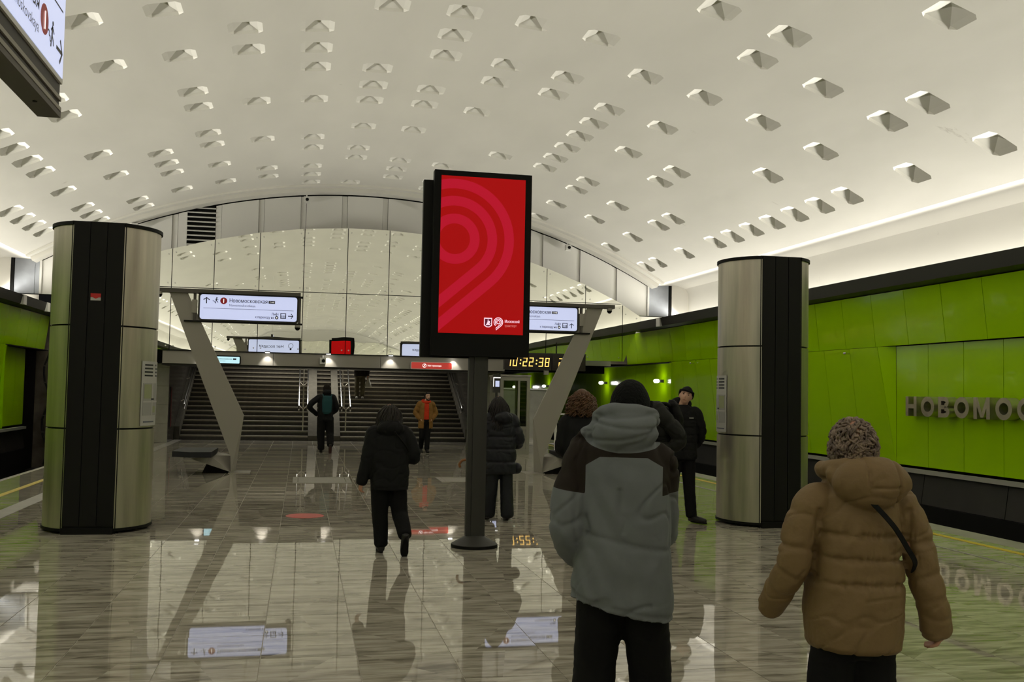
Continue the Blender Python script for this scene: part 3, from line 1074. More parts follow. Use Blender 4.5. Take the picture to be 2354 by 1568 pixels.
# ------------------------------------------------------------------ the passage to the right of the stairs and the dark tunnel ends
def make_passages():
    w = MB()
    w.box(6.12, 37.6, -0.1, 9.4, 37.9, 1.80)
    w.box(6.12, 37.5, 1.80, 9.45, 38.0, 1.86, 1)
    o = w.build('wall_parapet', [M['stone_light'], M['white_metal']])
    tag(o, 'pale stone parapet behind the glass lift', kind='structure')
    w = MB().box(6.0, 60, -1.2, 13.2, 60.4, 4.2)
    tag(w.build('wall_tunnel_end', M['concrete']), 'brown tunnel wall far beyond the lift', kind='structure')
    w = MB().box(6.12, 31.35, 2.9, 9.7, 62, 3.1).box(9.7, 37.5, 2.9, 12.6, 62, 3.1).box(9.7, 36.5, 2.84, 12.6, 36.7, 4.4)
    tag(w.build('ceiling_passage', M['concrete']), 'dark low ceiling over the side passage', kind='structure')
    f = MB().box(6.12, 33.15, -1.15, 9.0, 45, -0.002)
    tag(f.build('floor_passage', M['tile']), 'stone floor of the side passage', kind='structure')
    w = MB().box(6.12, 43, -0.1, 7.2, 60, 2.95)
    tag(w.build('wall_passage', M['concrete']), 'brown concrete wall of the side passage', kind='structure')
    w = MB().box(9.6, 31.1, 4.95, 12.6, 36.7, 5.05).box(12.42, 31.1, 3.9, 12.6, 36.7, 5.0)  # added slab, bounces trough light down onto the green glass
    tag(w.build('bounce_slab_right', M['plaster']), 'white slab added over the recess right of the mirrors to bounce light', kind='structure')
    w = MB().box(-9.0, 31.1, 4.95, -4.6, 36.7, 5.05).box(-9.0, 31.1, 3.9, -8.86, 36.7, 5.0)  # left counterpart, also added to send trough light down
    tag(w.build('bounce_slab_left', M['plaster']), 'white slab added over the recess left of the mirrors to bounce light', kind='structure')
    # left tunnel mouth with cable racks
    w = MB()
    w.box(-9.3, 36.4, -1.2, -4.6, 36.7, 4.2)
    w.box(-9.3, 34.2, -1.2, -9.0, 36.6, 4.2)
    w.box(-4.62, 31.5, -1.2, -4.45, 36.6, 4.2)
    w.box(-7.7, 33.5, 2.83, -4.5, 36.6, 3.0)
    tag(w.build('wall_tunnel_left', M['concrete']), 'dark concrete tunnel mouth on the left with cables', kind='structure')
    rack = empty('cable_rack', (-7.75, 35.9, -1.0), label='rack of black cables at the left tunnel mouth', cat='cables')
    r = random.Random(8)
    for k in range(11):
        x = -0.55 + 0.19 * k + r.uniform(-0.03, 0.03)
        pts = [(x + 0.10 * math.sin(q * 0.9 + k), r.uniform(-0.06, 0.06), 0.25 * q) for q in range(16)]
        MB().tube(pts, r.choice((0.025, 0.035, 0.045)), 7).build('cable', r.choice((M['matt_black'], M['charcoal'], M['skirt'])), rack, smooth=True)
    for k in range(6):
        MB().box(-0.65, -0.12, 0.5 + 0.55 * k, 1.5, -0.07, 0.54 + 0.55 * k).build('bracket', M['taupe_dark'], rack)
    # the hall's far end behind the viewer
    b = MB()
    b.box(-9.2, Y_BACK - 0.3, 3.2, 12.8, Y_BACK, 8.0)
    b.box(-9.2, Y_BACK - 0.3, -1.2, -3.5, Y_BACK, 3.2)
    b.box(7.0, Y_BACK - 0.3, -1.2, 12.8, Y_BACK, 3.2)
    b.box(-3.5, Y_BACK - 6, -0.2, 7.0, Y_BACK - 5.8, 3.3, 1)
    b.box(-8.8, Y_BACK, 3.3, 12.4, Y_BACK + 0.02, 6.6, 2)
    o = b.build('wall_back', [M['grey_panel'], M['granite'], M['mirror']])
    tag(o, 'grey end wall behind the viewer', kind='structure')


make_passages()

# wall lamps along the right hand tunnel wall
lamp_words = ['tunnel wall lamp nearest the viewer on the dark green glass', 'second tunnel wall lamp along the dark green glass',
              'third tunnel wall lamp, seen beside the leaning strut', 'fourth tunnel wall lamp, seen through the lift glass', 'farthest tunnel wall lamp, seen through the lift glass']
for (y, z), lb in zip(((32.7, 2.18), (39.2, 2.15), (49.0, 2.03), (53.3, 2.0), (56.2, 2.0)), lamp_words):
    t = empty('wall_lamp', (12.18, y, z), label=lb, cat='lamp', group='lamps along the tunnel wall')
    MB().box(-0.10, -0.05, -0.05, 0.03, 0.05, 0.05).build('bracket', M['charcoal'], t)
    MB().tube([(-0.22, -0.16, 0.0), (-0.22, -0.12, 0.0), (-0.22, 0.12, 0.0), (-0.22, 0.16, 0.0)], [0.04, 0.065, 0.065, 0.04], 12).build('diffuser', M['lamp_glow'], t, smooth=True)
    MB().tube([(-0.10, 0, 0.0), (-0.20, 0, 0.0)], 0.02, 8).build('arm', M['charcoal'], t)
    d = bpy.data.lights.new('wall_lamp_light', 'POINT')
    d.energy, d.color, d.shadow_soft_size = 6, (1, 0.96, 0.86), 0.07
    lo = bpy.data.objects.new('wall_lamp_light', d)
    lo.location = (-0.32, 0, 0.0)
    put(lo, t)

# ------------------------------------------------------------------ steel clad columns


def column(name, x, y, label, map_side):
    c = empty(name, (x, y, 0), label=label, cat='column')
    RX, HB, YF = 0.60, 0.275, 0.50       # half width, half of the black bay, front depth

    def shell_pts(sg, grow=0.0, n=14):
        # from the front bay edge round the side to the back bay edge
        pts = []
        a0 = math.asin(HB / RX)
        for k in range(n + 1):
            a = -PI / 2 + a0 + (PI - 2 * a0) * k / n
            pts.append(((RX + grow) * math.cos(a) * sg, (0.62 + grow) * math.sin(a)))
        return pts

    def shell(z0, z1, sg, grow, mt, nm):
        pts = shell_pts(sg, grow)
        if sg > 0:
            poly = [(px, py, z0) for px, py in pts]
        else:
            poly = [(px, py, z0) for px, py in reversed(pts)]
        m = MB().prism(poly, (0, 0, z1 - z0))
        return m.build(nm, mt, c, smooth='auto')

    core = MB().box(-HB - 0.02, -0.545, 0.0, HB + 0.02, 0.545, 3.565)
    core.build('core', M['black_metal'], c)
    for k in (-1, 0, 1):
        MB().box(k * 0.185 - 0.088, -0.565, 0.09, k * 0.185 + 0.088, -0.54, 3.555).build('front_panel', M['black_metal'], c)
    MB().box(-HB, -0.60, 0.0, HB, 0.60, 0.07).build('foot', M['matt_black'], c)
    for sg in (-1, 1):
        for z0, z1 in ((0.06, 1.18), (1.20, 2.36), (2.38, 3.52)):
            shell(z0, z1, sg, 0.0, M['steel'], 'steel_shell')
        shell(0.03, 3.5, sg, -0.02, M['matt_black'], 'shell_core')
        shell(0.03, 0.06, sg, 0.012, M['matt_black'], 'bottom_rim')
        shell(3.52, 3.56, sg, 0.018, M['matt_black'], 'top_rim')
        for k in (-1, 1):
            pass
    return c


def curved_map(parent, a0, a1, z0, z1, sg):
    """printed map following the shell; a is the angle from the +X (or -X) axis"""
    def P(t, z, k):
        a = a0 + (a1 - a0) * t
        return ((0.603 + k) * math.cos(a) * sg, (0.623 + k) * math.sin(a), z)

    def patch(nm, t0, t1, v0, v1, mt, k, n=6):
        m = MB()
        for q in range(n + 1):
            t = t0 + (t1 - t0) * q / n
            m.v += [P(t, z0 + (z1 - z0) * v0, k), P(t, z0 + (z1 - z0) * v1, k), P(t, z0 + (z1 - z0) * v0, k - 0.003), P(t, z0 + (z1 - z0) * v1, k - 0.003)]
        for q in range(n):
            b = 4 * q
            m.f += [(b, b + 4, b + 5, b + 1), (b + 2, b + 3, b + 7, b + 6), (b + 1, b + 5, b + 7, b + 3), (b, b + 2, b + 6, b + 4)]
            m.m += [0, 0, 0, 0]
        m.f += [(0, 1, 3, 2), (4 * n, 4 * n + 2, 4 * n + 3, 4 * n + 1)]
        m.m += [0, 0]
        return m.build(nm, mt, parent, smooth='auto')

    patch('map_sheet', 0, 1, 0, 1, M['paper'], 0.004)
    patch('map_field', 0.06, 0.94, 0.16, 0.66, M['map_grey'], 0.006)
    patch('map_park', 0.10, 0.40, 0.42, 0.64, M['map_green'], 0.0075)
    patch('map_park', 0.45, 0.70, 0.20, 0.30, M['map_green'], 0.0075)
    patch('map_road', 0.42, 0.48, 0.16, 0.66, M['paper'], 0.0085)
    patch('map_road', 0.06, 0.94, 0.36, 0.385, M['paper'], 0.0085)
    patch('map_road', 0.70, 0.75, 0.16, 0.66, M['paper'], 0.0085)
    for k in range(4):
        patch('map_text', 0.10, 0.45, 0.93 - 0.055 * k, 0.955 - 0.055 * k, M['ink'], 0.006, 3)
        patch('map_text', 0.62, 0.62 + (0.08, 0.22, 0.15, 0.26)[k], 0.93 - 0.055 * k, 0.955 - 0.055 * k, M['ink'], 0.006, 3)
    patch('map_station', 0.40, 0.55, 0.40, 0.425, M['ink'], 0.010, 3)
    patch('map_text', 0.10, 0.60, 0.05, 0.07, M['ink_soft'], 0.006, 3)


cl = column('column', -2.32, 12.72, 'steel clad column with black bay, left of the stairs, red tag on it', 1)
curved_map(cl, -0.62, 0.18, 1.22, 1.98, 1)
MB().box(-0.045 - 0.02, -0.568, 2.655, 0.045, -0.562, 2.72).build('tag_white', M['paper'], cl)
MB().box(-0.045 - 0.02, -0.5695, 2.69, 0.045, -0.5635, 2.735).build('tag_red', M['white_red'], cl)
MB().prism([(-0.045, -0.5695, 2.691), (-0.01, -0.5695, 2.674), (0.025, -0.5695, 2.691)], (0, 0.004, 0)).build('tag_point', M['white_red'], cl)
cr = column('column', 6.18, 12.72, 'steel clad column with black bay, before the green wall', -1)
curved_map(cr, -0.24, 0.55, 1.22, 1.98, -1)
c = box_camera((-4.25, 31.25, 2.42), 'small white box camera on the left stone pier')
c.scale = (0.8, 0.8, 0.8)

# ------------------------------------------------------------------ leaning strut portals with benches and lit signs
PY = 20.46


def portal(name, x_tip, mirror, label):
    t = empty(name, (x_tip, PY, 0), label=label, cat='frame')
    s = -1.0 if mirror else 1.0

    def Q(x, y, z):
        return (x * s, y, z)

    tip, top_l, top_r, elbow, inner = (0.0, 0.0), (-1.27, 3.52), (-0.93, 3.52), (0.205, 1.14), (0.05, 0.30)
    out = [(0.0, 0.0, 0.005), (0.21, 0.0, 1.14), (-0.93, 0.0, 3.52), (-1.27, 0.0, 3.52), (-0.02, 0.0, 0.34)]
    bkp = [(0.06, 0.52, 0.005), (0.21, 0.06, 1.14), (-0.93, 0.06, 3.52), (-1.27, 0.06, 3.52), (-0.02, 0.36, 0.34)]
    V = [Q(*p) for p in out] + [Q(*p) for p in bkp]
    F = [(0, 1, 2, 3, 4), (9, 8, 7, 6, 5), (0, 5, 6, 1), (1, 6, 7, 2), (2, 7, 8, 3), (3, 8, 9, 4), (4, 9, 5, 0)]
    if mirror:
        F = [tuple(reversed(f)) for f in F]
    MB().add(V, F).build('strut', M['taupe'], t)
    # folded plate that carries the seat
    A, B, Cc, D, E2 = (0.0, 0.02, 0.02), (-0.42, -0.05, 0.37), (-0.46, -0.10, 0.19), (-0.74, -0.28, 0.30), (-0.30, 0.62, 0.40)
    G = (-0.02, 0.34, 0.34)
    m = MB()
    m.prism([Q(*A), Q(*B), Q(*Cc)], (0, 0.02, 0.0))
    m.prism([Q(*Cc), Q(*B), Q(*D)], (0, 0.02, 0.0))
    m.build('seat_support', M['taupe'], t)
    MB().prism([Q(*A), Q(*G), Q(*E2), Q(*B)], (0.0, 0.0, -0.018)).build('back_plate', M['taupe'], t)
    MB().hexa([Q(*p) for p in ((-0.02, 0.03, 0.0), (-0.55, 0.05, 0.0), (-0.5, 0.55, 0.0), (-0.05, 0.55, 0.0), (-0.03, 0.05, 0.03), (-0.46, -0.06, 0.18), (-0.42, 0.5, 0.3), (-0.1, 0.5, 0.3))]).build('foot_block', M['black_metal'], t)
    MB().box(*(min(-0.05 * s, 0.36 * s), -0.03, 0.0, max(-0.05 * s, 0.36 * s), 0.56, 0.012)).build('base_plate', M['taupe'], t)
    b = [(-1.04, -0.62, 0.36), (-0.72, -0.66, 0.345), (-0.33, -0.60, 0.345), (-0.30, 0.62, 0.36), (-1.00, 0.62, 0.36)]
    bb = MB()
    up = [Q(*p) for p in b]
    bb.prism(up, (0, 0, 0.105))
    bb.build('seat', M['seat'], t)
    # top beam and the sign's hanging frame
    x0, x1 = -1.52, 1.24
    MB().box(min(x0 * s, x1 * s), -0.06, 3.52, max(x0 * s, x1 * s), 0.12, 3.60).build('beam', M['taupe_dark'], t)
    MB().box(min(-0.72 * s, 1.28 * s), -0.10, 3.50, max(-0.72 * s, 1.28 * s), 0.16, 3.525).build('hanger_top', M['black_metal'], t)
    MB().box(min(-0.98 * s, 1.28 * s), -0.05, 2.955, max(-0.98 * s, 1.28 * s), 0.10, 2.985).build('hanger_bottom', M['black_metal'], t)
    for xx in (-0.79, 1.225):
        MB().box(min((xx - 0.025) * s, (xx + 0.025) * s), -0.03, 2.98, max((xx - 0.025) * s, (xx + 0.025) * s), 0.03, 3.52).build('hanger_post', M['taupe_dark'], t)
    MB().box(min(-0.84 * s, -0.745 * s), -0.05, 3.13, max(-0.84 * s, -0.745 * s), 0.05, 3.39).build('speaker_box', M['taupe'], t)
    return t


pl = portal('strut_frame', -1.30, False, 'leaning grey strut with a bench and beam, left of the steps')
pr = portal('strut_frame', 4.99, True, 'leaning grey strut with a bench and beam, right of the red screen')


def lit_sign(loc, label, right_arrow_up):
    s = empty('direction_sign', loc, label=label, cat='sign')
    w, h = 1.93, 0.545
    case = rounded(0, 0, w, h, 0.07)
    MB().prism([(u, 0.0, v) for u, v in case], (0, 0.12, 0)).build('case', M['charcoal'], s)
    f = rounded(0.035, 0.03, w - 0.035, h - 0.03, 0.05)
    MB().prism([(u, -0.004, v) for u, v in f], (0, 0.004, 0)).build('face', M['sign_blue'], s)
    MB().prism([(u, 0.12, v) for u, v in f], (0, 0.004, 0)).build('back_face', M['sign_blue'], s)
    F = Face((0, -0.004, 0), (1, 0, 0), (0, 0, 1), s)
    F.poly('arrow_mark', arrow_polys(0.155, 0.40, 0.125, PI / 2), M['ink'])
    F.poly('stairs_mark', man_polys(0.335, 0.40, 0.135), M['ink'])
    F.disc('line_badge', 0.48, 0.40, 0.066, M['ink_red'])
    F.text('badge_number', '1', 0.115, 0.48, 0.36, M['lit_white'], 'CENTER', 0.004, 1.9)
    F.text('station_name', 'Новомосковская', 0.105, 0.585, 0.375, M['ink'], 'LEFT', 0.0014, width=0.725)
    F.text('station_name_latin', 'Novomoskovskaya', 0.066, 0.585, 0.295, M['ink_soft'], 'LEFT', 0.0, width=0.50)
    F.poly('exit_box', [[(1.34, 0.375), (1.465, 0.375), (1.465, 0.43), (1.34, 0.43)]], M['ink'])
    F.text('exit_number', '1→4', 0.05, 1.4025, 0.386, M['lit_white'], 'CENTER', 0.0005, 1.9, width=0.085)
    F.poly('rule', [[(0.10, 0.243), (w - 0.10, 0.243), (w - 0.10, 0.250), (0.10, 0.250)]], M['ink_soft'])
    F.text('lift_word', 'Лиот', 0.068, 1.545, 0.145, M['ink'], 'RIGHT', 0.0008, width=0.14)
    F.poly('lift_word_stem', [[(1.4935, 0.132), (1.5005, 0.132), (1.5005, 0.200), (1.4935, 0.200)]], M['ink'])
    F.text('lift_route', 'к переходу на', 0.068, 1.455, 0.078, M['ink'], 'RIGHT', 0.001, width=0.36)
    F.disc('ring_badge', 1.505, 0.10, 0.032, M['ink'])
    F.disc('ring_badge_hole', 1.505, 0.10, 0.013, M['lit_white'], 1.6)
    F.poly('lift_icon', frame_polys(1.575, 0.085, 1.685, 0.195, 0.014), M['ink'])
    F.poly('lift_icon_people', [[(1.60 + 0.028 * k, 0.105), (1.613 + 0.028 * k, 0.105), (1.613 + 0.028 * k, 0.15), (1.60 + 0.028 * k, 0.15)] for k in range(3)], M['ink_soft'])
    F.poly('arrow_mark', arrow_polys(1.775, 0.138, 0.105, PI / 2 if right_arrow_up else 0), M['ink'])
    B = Face((w, 0.124, 0), (-1, 0, 0), (0, 0, 1), s)
    B.text('back_text', 'Нет посадки', 0.15, 0.62, 0.24, M['ink'], 'LEFT', 0.001, width=0.86)
    ring = [[(0.36 + r_ * math.cos(2 * PI * k / 20), 0.31 + r_ * math.sin(2 * PI * k / 20)) for r_, k in ((0.10, q), (0.10, q + 1), (0.085, q + 1), (0.085, q))] for q in range(20)]
    B.poly('bulb_mark', ring + [[(0.33, 0.14), (0.39, 0.14), (0.39, 0.21), (0.33, 0.21)]], M['ink'])
    return s


lit_sign((-2.02, PY - 0.06, 2.985), 'lit direction sign hung on the left strut frame', False)
lit_sign((3.78, PY - 0.06, 2.985), 'lit direction sign half hidden behind the red screen', True)
cctv_dome('dome_camera', (-2.755, PY - 0.02, 3.525), 'dark dome camera at the left end of the left beam')
cctv_dome('dome_camera', (-0.105, PY - 0.02, 2.955), 'dome camera below the right corner of the lit left sign')
cctv_dome('dome_camera', (6.40, PY - 0.02, 3.525), 'dark dome camera at the right end of the right beam')

# ------------------------------------------------------------------ standing red screen
def make_display():
    d = empty('display_totem', (1.91, 10.92, 0), label='tall black display stand with a red screen on a post', cat='display')
    prof = [(0.252, 0.0), (0.252, 0.035), (0.235, 0.045), (0.11, 0.115), (0.10, 0.125)]
    MB().tube([(0, 0, z) for r, z in prof], [r for r, z in prof], 40).build('base', M['charcoal'], d, smooth='auto')
    MB().cyl((0, 0, 0.0), (0, 0, 0.03), 0.256, seg=40).build('base_rubber', M['matt_black'], d, smooth='auto')
    MB().box(-0.105, -0.045, 0.12, 0.105, 0.045, 2.35).build('post', M['charcoal'], d)
    MB().box(-0.05, -0.06, 0.12, 0.05, 0.06, 2.35).build('post_core', M['charcoal'], d)
    W, Z0, Z1 = 0.545, 2.085, 4.12
    hd = MB().box(-W, -0.13, Z0, W, 0.0, Z1).build('housing', M['matt_black'], d)
    MB().box(-W - 0.10, 0.01, Z0 - 0.02, W - 0.1, 0.10, Z1 - 0.09).build('rear_housing', M['black_metal'], d)
    # screen picture: red ground with a crimson ring mark
    sw, s0, s1 = 0.472, 2.33, 4.06
    MB().box(-sw, -0.134, s0, sw, -0.13, s1).build('screen', M['screen_red'], d)
    MB().box(-sw - 0.08, 0.10, s0 - 0.05, sw - 0.12, 0.104, s1 - 0.1).build('rear_screen', M['screen_red'], d)
    F = Face((-sw, -0.134, s0), (1, 0, 0), (0, 0, 1), d)
    Wd, Hd = 2 * sw, s1 - s0
    k = Wd / 640.0
    cx, cy = 108 * k, Hd - 462 * (Hd / 1150)

    def clip(poly):
        for ax, lim, keep in ((0, 0.001, 1), (0, Wd - 0.001, -1), (1, 0.001, 1), (1, Hd - 0.001, -1)):
            outp = []
            for i in range(len(poly)):
                a, b = poly[i], poly[(i + 1) % len(poly)]
                ia, ib = keep * (a[ax] - lim) >= 0, keep * (b[ax] - lim) >= 0
                if ia:
                    outp.append(a)
                if ia != ib:
                    t = (lim - a[ax]) / (b[ax] - a[ax])
                    outp.append((a[0] + (b[0] - a[0]) * t, a[1] + (b[1] - a[1]) * t))
            poly = outp
            if len(poly) < 3:
                return None
        return poly

    def logo(cx, cy, k, do_clip, full=False):
        P = []
        for n_, (ri, ro) in enumerate(((115, 188), (249, 321), (378, 450))):
            ri, ro = ri * k, ro * k
            a0, a1 = (0, 2 * PI) if n_ == 0 else (-PI / 4 - 0.07, PI + (0.9 if full else 0.4))
            n = 40
            for q in range(n):
                t0, t1 = a0 + (a1 - a0) * q / n, a0 + (a1 - a0) * (q + 1) / n
                P.append([(cx + ri * math.cos(t0), cy + ri * math.sin(t0)), (cx + ro * math.cos(t0), cy + ro * math.sin(t0)), (cx + ro * math.cos(t1), cy + ro * math.sin(t1)), (cx + ri * math.cos(t1), cy + ri * math.sin(t1))])
            if n_:
                L = (560, 640)[n_ - 1] * k
                t0 = a0
                dx, dy = math.sin(t0), -math.cos(t0)
                a = (cx + ri * math.cos(t0), cy + ri * math.sin(t0))
                b = (cx + ro * math.cos(t0), cy + ro * math.sin(t0))
                P.append([a, (a[0] + dx * L, a[1] + dy * L), (b[0] + dx * L, b[1] + dy * L), b])
        if do_clip:
            P = [c for c in (clip(p) for p in P) if c]
        return P

    F.poly('screen_mark', logo(cx, cy, k, True), M['screen_band'], 0.8)
    # small crest, emblem and words
    shield = [(0.0, 0.02), (0.03, 0.0), (0.06, 0.0), (0.09, 0.02), (0.09, 0.105), (0.0, 0.105)]
    sh = lambda s_, g: [(0.505 + 0.045 + (u - 0.045) * g, 0.075 + 0.05 + (v - 0.05) * g) for u, v in s_]
    F.poly('crest', [sh(shield, 1.0)], M['screen_pink'], 1.0)
    F.poly('crest_field', [sh(shield, 0.80)], M['screen_plum'], 1.5)
    rider = [[(0.02, 0.022), (0.07, 0.022), (0.07, 0.03), (0.02, 0.034)], [(0.028, 0.034), (0.066, 0.030), (0.058, 0.052), (0.030, 0.052)], [(0.05, 0.05), (0.066, 0.05), (0.068, 0.075), (0.058, 0.07)],
             [(0.036, 0.05), (0.052, 0.05), (0.052, 0.078), (0.040, 0.078)], [(0.040, 0.080), (0.050, 0.080), (0.050, 0.090), (0.040, 0.090)], [(0.052, 0.07), (0.074, 0.034), (0.077, 0.036), (0.055, 0.074)]]
    F.poly('crest_rider', [sh(q, 0.9) for q in rider], M['screen_pink'], 2.0)
    F.poly('emblem', logo(0.665, 0.135, 0.000118, False, True), M['screen_pink'], 1.2)
    F.text('brand_word', 'Московский', 0.044, 0.735, 0.132, M['screen_pink'], 'LEFT', 0.0012, width=0.165)
    F.text('brand_word_small', 'транспорт', 0.038, 0.735, 0.086, M['screen_soft'], 'LEFT', 0.0004, width=0.135)
    return d


make_display()

# ------------------------------------------------------------------ long hanging sign at the upper left, seen from below
def make_near_sign():
    s = empty('hanging_sign', (-1.47, 6.41, 3.3), label='long lit sign box hanging overhead at the upper left', cat='sign')
    L, H = 2.4, 1.0
    MB().box(-0.115, -L, 0.06, -0.012, 0, H + 0.06).build('case', M['charcoal'], s)
    MB().box(-0.13, -L, 0.0, 0.0, 0.0, 0.055).build('bottom_rail', M['taupe_dark'], s)
    MB().box(-0.002, -L + 0.012, 0.035, 0.004, -0.012, 0.06).build('rail_lip', M['taupe'], s)
    MB().box(-0.012, -L, 0.10, 0.0, 0.0, 0.125).build('inner_rail', M['taupe'], s)
    MB().box(-0.012, -L, 0.205, 0.002, 0.0, H + 0.06).build('frame', M['white_metal'], s)
    MB().box(0.0, -L + 0.02, 0.235, 0.006, -0.02, H + 0.03).build('face', M['sign_blue'], s)
    for y in (-0.35, -1.2):
        MB().cyl((-0.06, y, -0.003), (-0.06, y, 0.002), 0.013, seg=10).build('screw', M['matt_black'], s)
    for y in (-0.4, -2.0):
        MB().cyl((-0.06, y, H + 0.05), (-0.06, y, 4.2), 0.007, seg=8).build('drop_rod', M['white_metal'], s)
    F = Face((0.006, -L, 0), (0, 1, 0), (0, 0, 1), s)
    F.poly('arrow_mark', arrow_polys(L - 0.13, 0.37, 0.15, 0), M['ink'])
    F.poly('stairs_mark', man_polys(L - 0.32, 0.40, 0.17), M['ink'])
    F.disc('line_badge', L - 0.49, 0.43, 0.085, M['ink_red'])
    F.text('badge_number', '1', 0.15, L - 0.49, 0.375, M['lit_white'], 'CENTER', 0.004, 1.9)
    F.text('station_name', 'Новомосковская', 0.14, L - 0.61, 0.43, M['ink'], 'RIGHT', 0.002)
    F.text('station_name_latin', 'Novomoskovskaya', 0.09, L - 0.61, 0.31, M['ink_soft'], 'RIGHT', 0.0)
    F.poly('rule', [[(0.9, 0.615), (L - 0.08, 0.615), (L - 0.08, 0.625), (0.9, 0.625)]], M['ink'])
    F.poly('rule', [[(0.86, 0.30), (0.868, 0.30), (0.868, 0.98), (0.86, 0.98)]], M['ink_soft'])


make_near_sign()

# ------------------------------------------------------------------ hanging digital clock
def make_clock():
    c = empty('digital_clock', (5.76, 28.5, 2.36), label='black digital clock with amber digits at the platform end', cat='clock')
    MB().box(0, 0, 0, 1.415, 0.16, 0.47).build('time_housing', M['led_housing'], c)
    MB().box(1.435, 0, 0, 2.45, 0.16, 0.47).build('interval_housing', M['led_housing'], c)
    MB().box(-0.02, 0.02, 0.47, 2.47, 0.14, 0.50).build('top_bar', M['charcoal'], c)
    for x in (0.25, 2.2):
        MB().cyl((x, 0.08, 0.5), (x, 0.08, 0.95), 0.02, seg=8).build('drop_rod', M['charcoal'], c)
    MB().box(1.2, 0.03, -0.13, 1.34, 0.12, 0.0).build('sensor_box', M['taupe'], c)
    seg = {'0': 'abcdef', '1': 'bc', '2': 'abged', '3': 'abgcd', '4': 'fgbc', '5': 'afgcd', '6': 'afgedc', '7': 'abc', '8': 'abcdefg', '9': 'abcdfg'}
    F = Face((0, 0.0, 0), (1, 0, 0), (0, 0, 1), c)
    w, h, t = 0.125, 0.26, 0.026

    def digit(ch, u, v):
        B = {'a': (0, h - t, w, h), 'd': (0, 0, w, t), 'g': (0, h / 2 - t / 2, w, h / 2 + t / 2), 'f': (0, h / 2, t, h), 'e': (0, 0, t, h / 2), 'b': (w - t, h / 2, w, h), 'c': (w - t, 0, w, h / 2)}
        P = []
        for q in seg[ch]:
            x0, y0, x1, y1 = B[q]
            P.append([(u + x0 + 0.1 * y0, v + y0), (u + x1 + 0.1 * y0, v + y0), (u + x1 + 0.1 * y1, v + y1), (u + x0 + 0.1 * y1, v + y1)])
        F.poly('digit', P, M['led_amber'])

    u = 0.06
    for ch in '10:22:38':
        if ch == ':':
            F.disc('colon_dot', u + 0.045, 0.18, 0.022, M['led_amber'])
            F.disc('colon_dot', u + 0.055, 0.28, 0.022, M['led_amber'])
            u += 0.11
        else:
            digit(ch, u, 0.1)
            u += 0.185
    u = 1.62
    for ch in '2:05':
        if ch == ':':
            F.disc('colon_dot', u + 0.045, 0.18, 0.022, M['led_amber'])
            F.disc('colon_dot', u + 0.055, 0.28, 0.022, M['led_amber'])
            u += 0.11
        else:
            digit(ch, u, 0.1)
            u += 0.185


make_clock()

# ------------------------------------------------------------------ small signs on the lintel
s = empty('exit_sign', (-2.6, 29.70, 2.335), label='small lit cyan station sign on the left of the lintel', cat='sign')
MB().prism([(u, 0, v) for u, v in rounded(0, 0, 0.88, 0.25, 0.03)], (0, 0.07, 0)).build('case', M['black_metal'], s)
MB().prism([(u, -0.004, v) for u, v in rounded(0.03, 0.03, 0.85, 0.22, 0.02)], (0, 0.004, 0)).build('face', M['sign_cyan'], s)
F = Face((0, -0.004, 0), (1, 0, 0), (0, 0, 1), s)
F.text('station_name', 'Новомосковская', 0.058, 0.17, 0.135, M['ink'], 'LEFT', 0.0008, width=0.47)
F.text('station_name_latin', 'Novomoskovskaya', 0.038, 0.17, 0.085, M['ink_soft'])
F.poly('exit_box', [[(0.67, 0.13), (0.76, 0.13), (0.76, 0.175), (0.67, 0.175)]], M['ink'])
s = empty('no_entry_sign', (3.165, 29.68, 2.325), label='red lit no entry sign at the right of the lintel', cat='sign')
MB().prism([(u, 0, v) for u, v in rounded(0, 0, 1.25, 0.225, 0.04)], (0, 0.08, 0)).build('case', M['white_metal'], s)
MB().prism([(u, -0.004, v) for u, v in rounded(0.02, 0.018, 1.23, 0.207, 0.03)], (0, 0.004, 0)).build('face', M['sign_red'], s)
F = Face((0, -0.004, 0), (1, 0, 0), (0, 0, 1), s)
F.poly('no_walk_ring', [[(0.41 + r_ * math.cos(2 * PI * k / 18), 0.112 + r_ * math.sin(2 * PI * k / 18)) for r_, k in ((0.06, q), (0.06, q + 1), (0.047, q + 1), (0.047, q))] for q in range(18)] + [[(0.37, 0.075), (0.38, 0.068), (0.452, 0.15), (0.442, 0.157)]], M['lit_white'])
F.poly('no_walk_figure', man_polys(0.41, 0.112, 0.075)[:7], M['lit_white'])
F.text('sign_words', 'Нет прохода', 0.075, 0.50, 0.088, M['lit_white'], 'LEFT', 0.0006, width=0.41)
box_camera((0.598, 29.70, 2.50), 'white camera in the middle of the stair lintel')
for (x, z), lb in zip(((0.0, 7.46), (3.61, 7.43), (-4.9, 6.38), (8.22, 6.40)), ('white camera under the crown of the vault', 'white camera beside the top of the red screen', 'white camera on the end wall above the left column', 'white camera on the end wall right of the red screen')):
    box_camera((x, 30.80, z - 0.06), lb, 'cameras under the vault rib')

